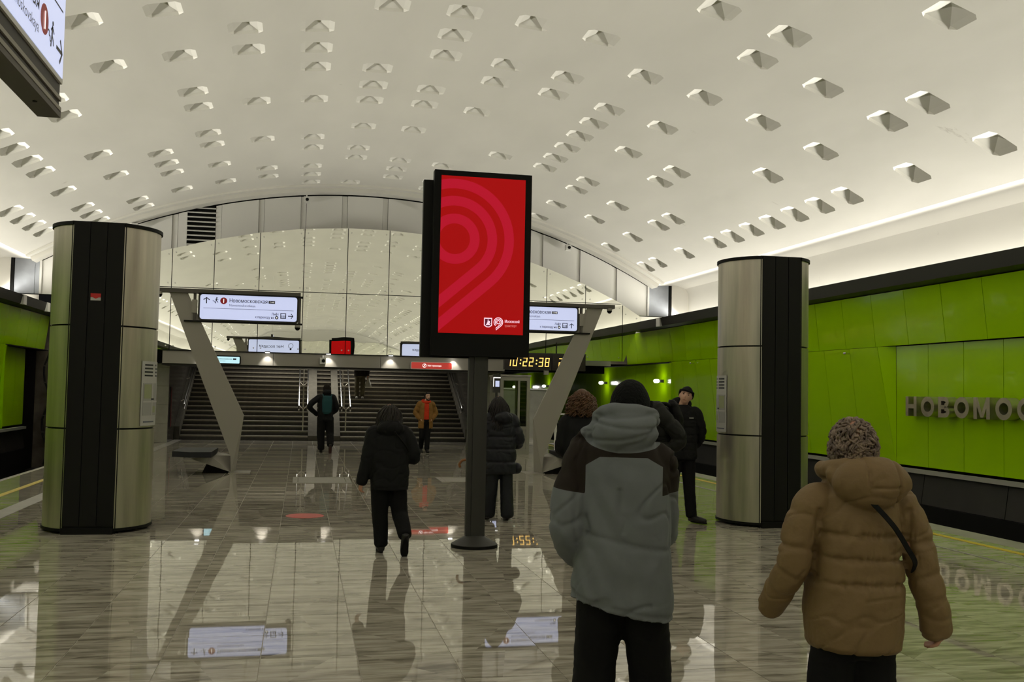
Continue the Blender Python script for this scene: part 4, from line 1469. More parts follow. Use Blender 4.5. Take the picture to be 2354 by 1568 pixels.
# ------------------------------------------------------------------ letters on the green wall
def letter_shape(ch, h=0.39, t=0.092, d=0.21):
    """solid letter: u to the right, v up, depth d; returns a mesh collector in (u, v, n)"""
    m = MB()

    def bar(u0, v0, u1, v1):
        m.box(u0, v0, 0, u1, v1, d)

    def poly(P):
        m.prism([(u, v, 0) for u, v in P], (0, 0, d))

    def arc(cu, cv, ru, rv, a0, a1, n=28):
        k = []
        for q in range(n + 1):
            a = a0 + (a1 - a0) * q / n
            k.append((math.cos(a), math.sin(a)))
        for (c0, s0), (c1, s1) in zip(k, k[1:]):
            ri, rj = max(ru - t, 0.02), max(rv - t, 0.02)
            poly([(cu + ri * c0, cv + rj * s0), (cu + ru * c0, cv + rv * s0), (cu + ru * c1, cv + rv * s1), (cu + ri * c1, cv + rj * s1)])

    if ch == 'Н':
        bar(0, 0, t, h); bar(0.36 - t, 0, 0.36, h); bar(t, h / 2 - t * 0.45, 0.36 - t, h / 2 + t * 0.45)
    elif ch == 'О':
        arc(0.21, h / 2, 0.21, h / 2, 0, 2 * PI, 40)
    elif ch == 'С':
        arc(0.21, h / 2, 0.21, h / 2, 0.75, 2 * PI - 0.75, 32)
    elif ch == 'В':
        bar(0, 0, t, h); bar(t, 0, 0.2, t * 0.85); bar(t, h - t * 0.85, 0.19, h); bar(t, h / 2 - t * 0.42, 0.2, h / 2 + t * 0.42)
        arc(0.19, h * 0.735, 0.13, h * 0.265, -PI / 2, PI / 2, 16); arc(0.19, h * 0.275, 0.15, h * 0.275, -PI / 2, PI / 2, 16)
    elif ch == 'М':
        bar(0, 0, t, h); bar(0.44 - t, 0, 0.44, h)
        m.prism([(u, v, 0.002) for u, v in [(0.01, h - 0.002), (t * 1.15, h - 0.002), (0.22 + t * 0.4, 0.03), (0.22 - t * 0.4, 0.03)]], (0, 0, d - 0.006)); m.prism([(u, v, 0.004) for u, v in [(0.43, h - 0.002), (0.22 + t * 0.4, 0.032), (0.22 - t * 0.4, 0.032), (0.44 - t * 1.15, h - 0.002)]], (0, 0, d - 0.012))
    elif ch == 'К':
        bar(0, 0, t, h); poly([(t, h * 0.42), (0.25, h), (0.36, h), (t, h * 0.62)]); poly([(t * 1.2, h * 0.55), (0.27, 0), (0.38, 0), (t * 2, h * 0.68)])
    elif ch == 'А':
        poly([(0, 0), (t, 0), (0.21 + t / 2, h), (0.21 - t / 2, h)]); poly([(0.42 - t, 0), (0.42, 0), (0.21 + t / 2, h), (0.21 - t / 2, h)]); bar(0.1, h * 0.22, 0.32, h * 0.22 + t * 0.8)
    elif ch == 'Я':
        bar(0.34 - t, 0, 0.34, h); bar(0.15, h - t * 0.85, 0.34 - t, h); bar(0.15, h * 0.42, 0.34 - t, h * 0.42 + t * 0.8)
        arc(0.15, h * 0.71, 0.14, h * 0.29, PI / 2, 1.5 * PI, 16); poly([(0, 0), (t, 0), (0.24, h * 0.45), (0.14, h * 0.45)])
    return m


def make_letters():
    w = empty('wall_lettering', (12.10, 18.07, 1.38), label='raised metal letters spelling the station name on green panels', cat='lettering')
    y = 0.0
    adv = {'Н': 0.50, 'О': 0.545, 'В': 0.48, 'М': 0.585, 'С': 0.53, 'К': 0.51, 'А': 0.54, 'Я': 0.52}
    for ch in 'НОВОМОСКОВСКАЯ':
        m = letter_shape(ch)
        m.v = [(-n_, -(y + u), v) for u, v, n_ in m.v]
        m.build('letter', M['gold_steel'], w)
        y += adv[ch]


make_letters()

# ------------------------------------------------------------------ floor hatches and red disc
def hatch(x0, x1, y0, y1, label):
    h = empty('floor_hatch', ((x0 + x1) / 2, (y0 + y1) / 2, 0), label=label, cat='hatch')
    a, b = (x1 - x0) / 2, (y1 - y0) / 2
    m = MB()
    for q in ((-a, -b, a, -b + 0.12), (-a, b - 0.12, a, b), (-a, -b + 0.12, -a + 0.09, b - 0.12), (a - 0.09, -b + 0.12, a, b - 0.12)):
        m.box(q[0], q[1], 0.001, q[2], q[3], 0.008)
    m.build('frame', M['hatch'], h)
    MB().box(-a + 0.10, -b + 0.135, 0.001, a - 0.10, b - 0.135, 0.006).build('lid', M['hatch'], h)
    for sx in (-1, 1):
        MB().cyl((sx * (a - 0.045), 0, 0.007), (sx * (a - 0.045), 0, 0.009), 0.015, seg=8).build('screw', M['matt_black'], h)


hatch(-0.10, 0.95, 18.37, 19.58, 'metal framed floor hatch left of the walking woman in black')
hatch(2.62, 3.30, 18.6, 19.6, 'metal framed floor hatch seen just left of the display post')
sk = MB().cyl((0.10, 13.70, 0.0012), (0.10, 13.70, 0.0032), 0.25, seg=40).build('floor_disc', M['red_disc'])  # thin flat red disc lying on the tiles
tag(sk, 'round red disc on the floor tiles', 'sticker')
rb = empty('red_wall_bar', (-3.86, 31.9, 0.45), label='narrow dark red upright bar on the left stair wall', cat='sign')
MB().box(0.0, -0.05, 0, 0.03, 0.05, 1.2).build('bar', M['red_bar'], rb)
MB().box(-0.012, -0.06, -0.01, 0.012, 0.06, 1.21).build('frame', M['charcoal'], rb)

# ------------------------------------------------------------------ glass lift
def make_lift():
    t = empty('glass_lift', (5.36, 27.0, 0), label='glass lift cabin with pale frame right of the stairs', cat='lift')
    W, D, H = 0.84, 1.5, 2.13
    fr = M['hatch']
    for x in (0.0, W - 0.09):
        for y in (0.0, D):
            MB().box(x, y, 0, x + 0.09, y + 0.09, H).build('post', fr, t)
    for y in (0.0, D):
        MB().box(0.09, y, H - 0.11, W - 0.09, y + 0.09, H).build('top_rail', fr, t)
        MB().box(0.09, y, 0.0, W - 0.09, y + 0.09, 0.14).build('bottom_rail', fr, t)
        MB().box(0.09, y + 0.01, 0.68, W - 0.09, y + 0.07, 0.76).build('middle_rail', fr, t)
    for x in (0.0, W - 0.09):
        MB().box(x, 0.09, H - 0.11, x + 0.09, D, H).build('top_rail', fr, t)
        MB().box(x, 0.09, 0, x + 0.09, D, 0.14).build('bottom_rail', fr, t)
    MB().box(0.50, 0.02, 0.14, 0.56, 0.07, H - 0.11).build('mullion', M['hatch'], t)
    for x0, x1 in ((0.09, 0.50), (0.56, W - 0.09)):
        MB().box(x0, 0.035, 0.76, x1, 0.047, H - 0.11).build('pane', M['glass'], t)
    MB().box(0.09, 0.03, 0.14, W - 0.09, 0.05, 0.68).build('lower_panel', M['stone_light'], t)
    MB().box(W - 0.05, 0.09, 0.14, W - 0.04, D, H - 0.11).build('side_pane', M['glass'], t)
    MB().box(-0.02, -0.02, H, W + 0.02, D + 0.11, H + 0.05).build('roof', M['taupe'], t)
    for x in (0.30, 0.66):
        MB().cyl((x, 0.8, H - 0.02), (x, 0.8, H + 0.0), 0.07, seg=12).build('ceiling_lamp', M['lit_white'], t)


make_lift()
t = empty('ticket_panel', (5.12, 26.8, 1.86), label='small lit blue call panel left of the glass lift', cat='screen')
MB().box(0, 0, -0.18, 0.20, 0.08, 0.32).build('housing', M['charcoal'], t)
MB().box(0.06, -0.005, -0.02, 0.17, 0.0, 0.14).build('screen', M['sign_blue'], t)
MB().box(0.0, -0.006, 0.21, 0.20, 0.0, 0.24).build('light_edge', M['lit_white'], t)
MB().box(0.0, -0.006, -0.02, 0.02, 0.0, 0.21).build('light_edge', M['lit_white'], t)
MB().box(0.07, 0.02, -1.86, 0.13, 0.06, -0.18).build('stand', M['charcoal'], t)
# glass screen and posts beyond the right bench
t = empty('glass_barrier', (6.3, 24.6, 0), label='low glass barrier with pale posts behind the right bench', cat='barrier')
for x in (0.0, 0.45):
    MB().box(x, 0, 0.0, x + 0.06, 0.05, 1.15).build('post', M['white_metal'], t)
    MB().hexa([(x - 0.10, -0.05, 0), (x + 0.16, -0.05, 0), (x + 0.16, 0.10, 0), (x - 0.10, 0.10, 0), (x - 0.01, 0, 0.2), (x + 0.07, 0, 0.2), (x + 0.07, 0.05, 0.2), (x - 0.01, 0.05, 0.2)]).build('post_foot', M['stone_light'], t)
for x in (0.06,):
    MB().box(x + 0.01, 0.02, 0.12, x + 0.37, 0.03, 1.05).build('pane', M['glass'], t)
MB().box(-0.02, -0.01, 1.15, 0.53, 0.06, 1.19).build('top_rail', M['white_metal'], t)

# ================================================================== PEOPLE
def fabric(name, c, rough=0.85, var=0.15, bump=0.25, bscale=14, bstretch=(1, 1, 1), spec=0.25):
    return mat(name, c, rough, spec=spec, var=var, vscale=9, bump=bump, bscale=bscale, bstretch=bstretch)


M['skin'] = mat('skin', srgb(196, 146, 122), 0.55, var=0.10, vscale=14)
M['skin_pale'] = mat('skin_pale', srgb(214, 170, 146), 0.55, var=0.10, vscale=14)
M['lips'] = mat('lips', srgb(160, 92, 84), 0.5)
M['tan_cloth'] = fabric('tan_padded_cloth', srgb(127, 104, 70), 0.62, 0.08, 0.35, 16, spec=0.35)
M['grey_cloth'] = fabric('grey_shell_cloth', srgb(116, 121, 124), 0.8, 0.10, 0.25, 10)
M['brown_black'] = fabric('brown_black_cloth', srgb(36, 29, 23), 0.85)
M['black_cloth'] = fabric('black_cloth', srgb(17, 18, 19), 0.75)
M['black_trouser'] = fabric('black_trouser_cloth', srgb(13, 13, 14), 0.85)
M['navy_cloth'] = fabric('navy_padded_cloth', srgb(20, 24, 33), 0.55, spec=0.4)
M['olive_cloth'] = fabric('dark_olive_padded_cloth', srgb(27, 28, 24), 0.65)
M['green_black'] = fabric('green_black_knit', srgb(12, 14, 13), 0.95, 0.2, 0.5, 90)
M['teal_cloth'] = fabric('teal_backpack_cloth', srgb(30, 72, 76), 0.7)
M['ochre_cloth'] = fabric('ochre_padded_cloth', srgb(142, 104, 52), 0.7)
M['orange_cloth'] = fabric('orange_fleece', srgb(214, 64, 34), 0.85)
M['khaki_cloth'] = fabric('khaki_trouser_cloth', srgb(92, 86, 68), 0.85)
M['white_cloth'] = fabric('white_bag_plastic', srgb(190, 190, 180), 0.6)
M['shoe'] = mat('black_shoe', srgb(20, 19, 18), 0.5, var=0.2, vscale=20)
M['shoe_pale'] = mat('pale_shoe', srgb(170, 170, 165), 0.6)
M['sole'] = mat('brown_sole', srgb(58, 30, 24), 0.7)
M['hair_ash'] = mat('ash_blond_hair', srgb(150, 130, 112), 0.5, var=0.55, vscale=26, dark=srgb(82, 68, 60))
M['hair_dark'] = mat('dark_brown_hair', srgb(30, 23, 18), 0.65, var=0.4, vscale=20)
M['hair_black'] = mat('black_brown_hair', srgb(20, 16, 14), 0.65, var=0.4, vscale=20)
M['hair_ginger'] = mat('ginger_brown_hair', srgb(100, 68, 40), 0.5, var=0.5, vscale=22)
M['eye'] = mat('eye_dark', (0.02, 0.015, 0.01), 0.2)
M['brown_strap'] = mat('tan_leather', srgb(132, 84, 36), 0.45)


def two_tone(name, base, second):
    """copy of a cloth whose second colour fills the part marked on the mesh"""
    m = base.copy()
    m.name = name
    nt = m.node_tree
    b = nt.nodes['Principled BSDF']
    at = nt.nodes.new('ShaderNodeAttribute')
    at.attribute_name = 'second_cloth'
    gt = nt.nodes.new('ShaderNodeMath')
    gt.operation = 'GREATER_THAN'
    gt.inputs[1].default_value = 0.0
    mx = nt.nodes.new('ShaderNodeMix')
    mx.data_type = 'RGBA'
    src = b.inputs['Base Color'].links[0].from_socket
    nt.links.new(at.outputs['Fac'], gt.inputs[0])
    nt.links.new(gt.outputs[0], mx.inputs[0])
    nt.links.new(src, mx.inputs[6])
    mx.inputs[7].default_value = second
    nt.links.new(mx.outputs[2], b.inputs['Base Color'])
    return m


def catmull(P, n):
    P = [Vector(p) for p in P]
    if len(P) == 2:
        return [P[0].lerp(P[1], k / n) for k in range(n + 1)]
    Q = [P[0] * 2 - P[1]] + P + [P[-1] * 2 - P[-2]]
    out = []
    m = len(P) - 1
    for k in range(n + 1):
        t = k / n * m
        i = min(int(t), m - 1)
        u = t - i
        a, b, c, d = Q[i], Q[i + 1], Q[i + 2], Q[i + 3]
        out.append(0.5 * ((2 * b) + (c - a) * u + (2 * a - 5 * b + 4 * c - d) * u * u + (3 * b - a - 3 * c + d) * u ** 3))
    return out


def lerp_table(tab, t):
    if t <= tab[0][0]:
        return tab[0][1:]
    for a, b in zip(tab, tab[1:]):
        if t <= b[0]:
            u = (t - a[0]) / (b[0] - a[0])
            u = u * u * (3 - 2 * u) * 0.5 + u * 0.5
            return tuple(p + (q - p) * u for p, q in zip(a[1:], b[1:]))
    return tab[-1][1:]


def limb(pts, rad, seg=16, quilt=(), groove=0.018, gw=0.013, flat=1.0, step=0.014, wr=0.0, seed=0):
    """tapered tube with round ends; quilt = fractions of the length with a stitched groove"""
    L = sum((Vector(a) - Vector(b)).length for a, b in zip(pts, pts[1:]))
    n = max(6, int(L / step))
    C = catmull(pts, n)
    m = len(rad) - 1
    R = []
    for k in range(n + 1):
        t = k / n * m
        i = min(int(t), m - 1)
        u = t - i
        R.append(rad[i] + (rad[i + 1] - rad[i]) * u)
    for k in range(n + 1):
        s = k / n * L
        for q in quilt:
            R[k] -= groove * math.exp(-((s - q * L) / gw) ** 2)
        if wr:
            R[k] *= 1 + wr * math.sin(s * 46 + seed) * math.sin(s * 17 + seed * 2)
    d0, d1 = (C[0] - C[1]).normalized(), (C[-1] - C[-2]).normalized()
    head = [(C[0] + d0 * R[0] * 0.55 * f, R[0] * g) for f, g in ((1.0, 0.35), (0.75, 0.72), (0.38, 0.93))]
    tail = [(C[-1] + d1 * R[-1] * 0.55 * f, R[-1] * g) for f, g in ((0.38, 0.93), (0.75, 0.72), (1.0, 0.35))]
    path = head + list(zip(C, R)) + tail
    V, F = tube_mesh([p for p, r in path], [r for p, r in path], seg)
    return V, F


def torso(tab, quilt=(), groove=0.02, gw=0.014, seg=36, step=0.012, tilt=(0, 0), power=2.4, front_cut=None):
    """tab rows: z, half width, half depth, centre y, centre x"""
    z0, z1 = tab[0][0], tab[-1][0]
    n = int((z1 - z0) / step)
    V, F = [], []
    for k in range(n + 1):
        z = z0 + (z1 - z0) * k / n
        hw, hd, cy, cx = lerp_table(tab, z)
        g = sum(groove * math.exp(-((z - q) / gw) ** 2) for q in quilt)
        for s in range(seg):
            a = 2 * PI * s / seg
            ca, sa = math.cos(a), math.sin(a)
            ex = 2 / power
            x = (abs(ca) ** ex) * math.copysign(1, ca) * (hw - g)
            y = (abs(sa) ** ex) * math.copysign(1, sa) * (hd - g)
            V.append((x + cx, y + cy, z + tilt[0] * x + tilt[1] * y))
    for k in range(n):
        for s in range(seg):
            a, b = k * seg + s, k * seg + (s + 1) % seg
            F.append((a, b, b + seg, a + seg))
    F.append(tuple(range(seg - 1, -1, -1)))
    F.append(tuple(n * seg + s for s in range(seg)))
    return V, F


def ball(c, r, seg=20, rings=14, rotm=None):
    V, F = [], []
    c = Vector(c)
    for i in range(rings + 1):
        p = PI * i / rings
        for s in range(seg):
            a = 2 * PI * s / seg
            v = Vector((r[0] * math.sin(p) * math.cos(a), r[1] * math.sin(p) * math.sin(a), r[2] * math.cos(p)))
            if rotm is not None:
                v = rotm @ v
            V.append(c + v)
    for i in range(rings):
        for s in range(seg):
            a, b = i * seg + s, i * seg + (s + 1) % seg
            F.append((a + seg, b + seg, b, a))
    return V, F


def fuse(name, pieces, mats, parent, voxel=0.010, it=4, matfn=None, wrinkle=0.0, wscale=(9, 9, 16), seed=0.0, extra=None, field=None):
    """joins closed pieces into one continuous skin"""
    mb = MB()
    for V, F in pieces:
        mb.add(V, F)
    me = bpy.data.meshes.new('raw')
    me.from_pydata(mb.v, [], mb.f)
    o = bpy.data.objects.new('raw', me)
    COL.objects.link(o)
    r = o.modifiers.new('r', 'REMESH')
    r.mode = 'VOXEL'
    r.voxel_size = voxel
    r.adaptivity = 0.0
    s = o.modifiers.new('s', 'SMOOTH')
    s.factor = 0.5
    s.iterations = it
    dg = bpy.context.evaluated_depsgraph_get()
    dg.update()
    out = bpy.data.meshes.new_from_object(o.evaluated_get(dg))
    bpy.data.objects.remove(o, do_unlink=True)
    out.name = name
    nv = len(out.vertices)
    if wrinkle or extra:
        co = np.empty(nv * 3)
        no = np.empty(nv * 3)
        out.vertices.foreach_get('co', co)
        out.vertex_normals.foreach_get('vector', no)
        co, no = co.reshape(-1, 3), no.reshape(-1, 3)
        d = np.zeros(nv)
        if wrinkle:
            for i in range(nv):
                x, y, z = co[i]
                h = mnoise.noise((x * wscale[0] + seed, y * wscale[1], z * wscale[2] + 3 * math.sin(x * 7 + seed)))
                g = mnoise.noise((x * wscale[0] * 0.45 - seed, y * 3 + seed, z * wscale[2] * 0.4))
                c = mnoise.noise((x * wscale[0] * 0.8 + 2 * z + seed * 3, y * 5, z * wscale[2] * 0.75 - 4 * x))
                d[i] = wrinkle * (0.8 * h - (0.75 if g > -0.05 else 0.2) * math.exp(-(c / 0.075) ** 2))
        if extra is not None:
            d = d + extra(co)
        co = co + no * d[:, None]
        out.vertices.foreach_set('co', co.ravel())
    if field is not None:
        co = np.empty(nv * 3)
        out.vertices.foreach_get('co', co)
        at = out.attributes.new('second_cloth', 'FLOAT', 'POINT')
        at.data.foreach_set('value', field(co.reshape(-1, 3)).astype(np.float32))
    out.materials.clear()
    mats = mats if isinstance(mats, (list, tuple)) else [mats]
    for m in mats:
        out.materials.append(m)
    if matfn is not None:
        idx = [matfn(p.center) for p in out.polygons]
        out.polygons.foreach_set('material_index', idx)
    else:
        out.polygons.foreach_set('material_index', [0] * len(out.polygons))
    out.polygons.foreach_set('use_smooth', [True] * len(out.polygons))
    out.update()
    ob = bpy.data.objects.new(name, out)
    return put(ob, parent)


def head_piece(c, H, yaw=0.0, pitch=0.0, roll=0.0):
    """a modelled head: skull, brow, eye sockets, nose, lips, chin, ears"""
    k = H / 1.72
    rm = Matrix.Rotation(yaw, 3, 'Z') @ Matrix.Rotation(pitch, 3, 'X') @ Matrix.Rotation(roll, 3, 'Y')
    V, F = ball((0, 0, 0), (0.076, 0.097, 0.116), 48, 36)
    out = []
    g = lambda x, z, cx, cz, sx, sz: math.exp(-((x - cx) / sx) ** 2 - ((z - cz) / sz) ** 2)
    for v in V:
        x, y, z = v
        if z < 0:
            f = 1 + 0.30 * z / 0.116 * (1 if y < 0.03 else 0.75)
            x *= f
            if y < 0:
                y *= 1 + 0.45 * z / 0.116
        if y > 0.02:
            y *= 0.95
            fy = min(1, (y - 0.02) / 0.03)
            y += fy * (0.024 * g(x, z, 0, -0.022, 0.011, 0.016) + 0.013 * g(x, z, 0, 0.0, 0.008, 0.018)
                       + 0.006 * g(x, z, 0, -0.06, 0.020, 0.007) + 0.010 * g(x, z, 0, -0.095, 0.020, 0.016)
                       + 0.005 * g(x, z, 0, 0.028, 0.045, 0.010)
                       - 0.011 * g(x, z, 0.031, 0.008, 0.016, 0.011) - 0.011 * g(x, z, -0.031, 0.008, 0.016, 0.011)
                       - 0.003 * g(x, z, 0, -0.070, 0.018, 0.003))
        out.append(Vector(c) + rm @ (Vector((x, y, z)) * k))
    P = [(out, F)]
    for s in (-1, 1):
        P.append(ball(Vector(c) + rm @ (Vector((0.077 * s, -0.008, -0.005)) * k), (0.010 * k, 0.020 * k, 0.032 * k), 10, 8, rm))
    return P, rm, k


def hand_piece(w, direction, palm_n, curl=0.5, side=1, k=1.0):
    """palm and five fingers; w wrist, direction along the hand, palm_n towards which the fingers curl"""
    d = Vector(direction).normalized()
    n = Vector(palm_n)
    n = (n - d * n.dot(d)).normalized()
    s = d.cross(n) * side
    w = Vector(w)
    P = [limb([w - d * 0.02 * k, w + d * 0.03 * k], [0.024 * k, 0.026 * k], 12)]
    P.append(limb([w + d * 0.02 * k, w + d * 0.085 * k], [0.026 * k, 0.022 * k], 12))
    for q, (off, ln) in enumerate(((-0.028, 0.060), (-0.010, 0.075), (0.010, 0.080), (0.029, 0.070))):
        b = w + (d * 0.075 + s * off) * k
        P.append(limb([w + (d * 0.03 + s * off * 0.8) * k, b], [0.013 * k, 0.0105 * k], 10))
        a1, a2 = curl * 0.7, curl * 1.7
        p1 = b + (d * math.cos(a1) + n * math.sin(a1)) * ln * 0.5 * k
        p2 = p1 + (d * math.cos(a2) + n * math.sin(a2)) * ln * 0.5 * k
        P.append(limb([b, p1, p2], [0.0095 * k, 0.009 * k, 0.0075 * k], 10))
    b = w + (d * 0.03 + s * 0.030) * k
    P.append(limb([w + d * 0.02 * k + s * 0.01 * k, b, b + (d * 0.035 + s * 0.012 + n * 0.018) * k], [0.014 * k, 0.0115 * k, 0.009 * k], 10))
    return P


def shoe(parent, ankle, toe_dir, pitch=0.0, L=0.27, mt='shoe', solemt=None, name='shoe'):
    """built flat then tipped about the ankle"""
    P = [limb([(0, -0.06, 0.045), (0, 0.02, 0.05), (0, 0.12, 0.042), (0, L - 0.09, 0.034)], [0.038, 0.042, 0.043, 0.036], 14),
         limb([(0, -0.035, 0.05), (0, -0.035, 0.12)], [0.042, 0.045], 14)]
    a = math.atan2(-toe_dir[0], toe_dir[1])
    mm = Matrix.Translation(Vector(ankle)) @ Matrix.Rotation(a, 4, 'Z') @ Matrix.Rotation(pitch, 4, 'X') @ Matrix.Translation((0, 0.035, -0.09))
    Q = []
    for V, F in P:
        Q.append(([mm @ Vector((v[0], v[1], max(v[2], 0.012))) for v in V], F))
    o = fuse(name, Q, M[mt], parent, 0.008, 3)
    sp = [(0.036 * math.cos(t) * (1 if abs(math.cos(t)) < 2 else 1), 0.0) for t in (0,)]
    n = 18
    poly = []
    for q in range(n):
        t = 2 * PI * q / n
        w = 0.040 if math.sin(t) > 0 else 0.034
        poly.append(mm @ Vector((w * math.cos(t), (L / 2 - 0.05) - 0.0 + (L / 2 - 0.005) * math.sin(t), 0.0)))
    up = (mm.to_3x3() @ Vector((0, 0, 0.022)))
    MB().prism(poly, up).build('sole', M[solemt] if solemt else M['matt_black'], o)
    return o


def hair_cap(parent, c, rm, k, mt, strands, name='hair', cap=(0.084, 0.106, 0.112), cut=None):
    """scalp cap plus individual locks; strands is a list of (points, radii)"""
    mb = MB()
    V, F = ball((0, 0, 0), cap, 28, 20)
    W = [Vector(c) + rm @ (Vector(v) * k) for v in V]
    keep = []
    for f in F:
        m = sum((V[i] for i in f), Vector()) / len(f)
        if cut is None or cut(m):
            keep.append(f)
    mb.add(W, keep)
    for p, r in strands:
        V2, F2 = tube_mesh(p, r, 6)
        mb.add(V2, F2)
    return mb.build(name, mt, parent, smooth=True)


def short_strands(c, rm, k, n, seed, length=0.05, cut=None, rad=0.010, cap=(0.084, 0.106, 0.112)):
    r = random.Random(seed)
    S = []
    while len(S) < n:
        a, zz = r.uniform(0, 2 * PI), r.uniform(-0.75, 1)
        q = math.sqrt(1 - zz * zz)
        u = Vector((q * math.cos(a), q * math.sin(a), zz))
        p = Vector((u.x * cap[0], u.y * cap[1], u.z * cap[2]))
        if cut and not cut(p):
            continue
        nrm = Vector((u.x / cap[0], u.y / cap[1], u.z / cap[2])).normalized()
        down = Vector((r.uniform(-1.0, 1.0), r.uniform(-0.9, 0.5), -0.8 + r.uniform(-0.5, 0.9)))
        t = (down - nrm * down.dot(nrm)).normalized()
        L = length * r.uniform(0.7, 1.3)
        lift = r.uniform(0.004, 0.014)
        P = [p - nrm * 0.004, p + nrm * lift + t * L * 0.35, p + nrm * lift * 1.1 + t * L * 0.7, p + nrm * 0.003 + t * L]
        S.append(([Vector(c) + rm @ (x * k) for x in P], [rad * 0.8, rad, rad * 0.8, rad * 0.15]))
    return S


def long_strands(c, rm, k, n, seed, zend, cut, spread=0.05, wave=0.012, coil=0.0, rad=0.011, back=0.0, cap=(0.084, 0.106, 0.112)):
    r = random.Random(seed)
    S = []
    while len(S) < n:
        a, zz = r.uniform(0, 2 * PI), r.uniform(-0.2, 1)
        q = math.sqrt(1 - zz * zz)
        u = Vector((q * math.cos(a), q * math.sin(a), zz))
        p = Vector((u.x * cap[0], u.y * cap[1], u.z * cap[2]))
        if cut and not cut(p):
            continue
        start = Vector(c) + rm @ (p * k)
        out = Vector((u.x, u.y, 0))
        out = out.normalized() if out.length > 0.05 else Vector((r.uniform(-1, 1), -1, 0)).normalized()
        out = rm @ out
        side = Vector(c) + rm @ (Vector((out.x * cap[0] * 1.08, out.y * cap[1] * 1.08, -0.02)) * k) if False else None
        ze = zend + r.uniform(-0.05, 0.04)
        P = [start]
        m = 12
        ph = r.uniform(0, 6.28)
        edge = Vector(c) + Vector((out.x * (cap[0] + 0.012 + spread * r.uniform(0.1, 0.6)), out.y * (cap[1] + 0.008) - back, 0))
        for j in range(1, m + 1):
            t = j / m
            z = start.z + (ze - start.z) * t
            f = min(1, t * 2.2)
            f = math.sin(f * PI / 2)
            b = Vector((start.x + (edge.x - start.x) * f, start.y + (edge.y - start.y) * f, z))
            b += out * (spread * t * r.uniform(0.5, 1.0))
            b += Vector((math.sin(ph + t * 7), math.cos(ph + t * 6), 0)) * wave
            if coil:
                b += Vector((math.sin(ph + t * 26), math.cos(ph + t * 26), 0)) * coil
            P.append(b)
        if coil:
            P = catmull(P, 30)
        S.append((P, [rad * (0.9 if j < len(P) * 0.8 else 0.9 * (1 - (j - len(P) * 0.8) / (len(P) * 0.25))) + 0.001 for j in range(len(P))]))
    return S


def knit_hat(parent, c, rm, k, mt, brow=0.028, back=-0.02, name='knit_hat', grow=1.0, tall=1.0):
    P = []
    V, F = ball((0, -0.004, 0.012), (0.089 * grow, 0.110 * grow, 0.122 * tall), 28, 20)
    W = []
    for v in V:
        lim = brow if v.y > 0.02 else (back if v.y < -0.04 else brow + (back - brow) * (0.02 - v.y) / 0.06)
        W.append(Vector((v.x, v.y, max(v.z, lim))))
    P.append(([Vector(c) + rm @ (v * k) for v in W], F))
    o = fuse(name, P, mt, parent, 0.007, 3, wrinkle=0.003, wscale=(30, 30, 8))
    n = 24
    ring = []
    for q in range(n + 1):
        a = 2 * PI * q / n
        x, y = 0.090 * grow * math.cos(a), 0.108 * grow * math.sin(a) - 0.004
        z = (brow if y > 0.02 else (back if y < -0.04 else brow + (back - brow) * (0.02 - y) / 0.06)) + 0.014
        ring.append(Vector(c) + rm @ (Vector((x, y, z)) * k))
    V, F = tube_mesh(ring, 0.011 * k, 8)
    MB().add(V, F).build('hat_rim', mt, o, smooth=True)
    return o


def eyes(parent, c, rm, k, brows='hair_dark'):
    for s in (-1, 1):
        p = Vector(c) + rm @ (Vector((0.031 * s, 0.079, 0.008)) * k)
        V, F = ball(p, (0.012 * k, 0.008 * k, 0.006 * k), 10, 8, rm)
        MB().add(V, F).build('eye', M['eye'], parent, smooth=True)
        b = [Vector(c) + rm @ (Vector((x * s, y, z)) * k) for x, y, z in ((0.014, 0.092, 0.026), (0.032, 0.089, 0.031), (0.050, 0.076, 0.026))]
        V, F = tube_mesh(b, [0.003, 0.0045, 0.002], 6)
        MB().add(V, F).build('eyebrow', M[brows], parent, smooth=True)
    b = [Vector(c) + rm @ (Vector((x, y, z)) * k) for x, y, z in ((-0.024, 0.082, -0.068), (0, 0.0935, -0.066), (0.024, 0.082, -0.068))]
    V, F = tube_mesh(b, [0.002, 0.0045, 0.002], 6)
    MB().add(V, F).build('mouth', M['lips'], parent, smooth=True)


def skeleton(H, **kw):
    J = dict(head=(0, 0.015, 0.932 * H), neck=(0, -0.012, 0.845 * H),
             shL=(-0.105 * H, -0.01, 0.805 * H), elL=(-0.14 * H, -0.02, 0.625 * H), wrL=(-0.145 * H, 0.04, 0.475 * H),
             shR=(0.105 * H, -0.01, 0.805 * H), elR=(0.14 * H, -0.02, 0.625 * H), wrR=(0.145 * H, 0.04, 0.475 * H),
             hipL=(-0.052 * H, 0, 0.505 * H), knL=(-0.058 * H, 0.015, 0.282 * H), anL=(-0.060 * H, -0.02, 0.055 * H),
             hipR=(0.052 * H, 0, 0.505 * H), knR=(0.058 * H, 0.015, 0.282 * H), anR=(0.060 * H, -0.02, 0.055 * H))
    J.update(kw)
    return {k: Vector(v) for k, v in J.items()}


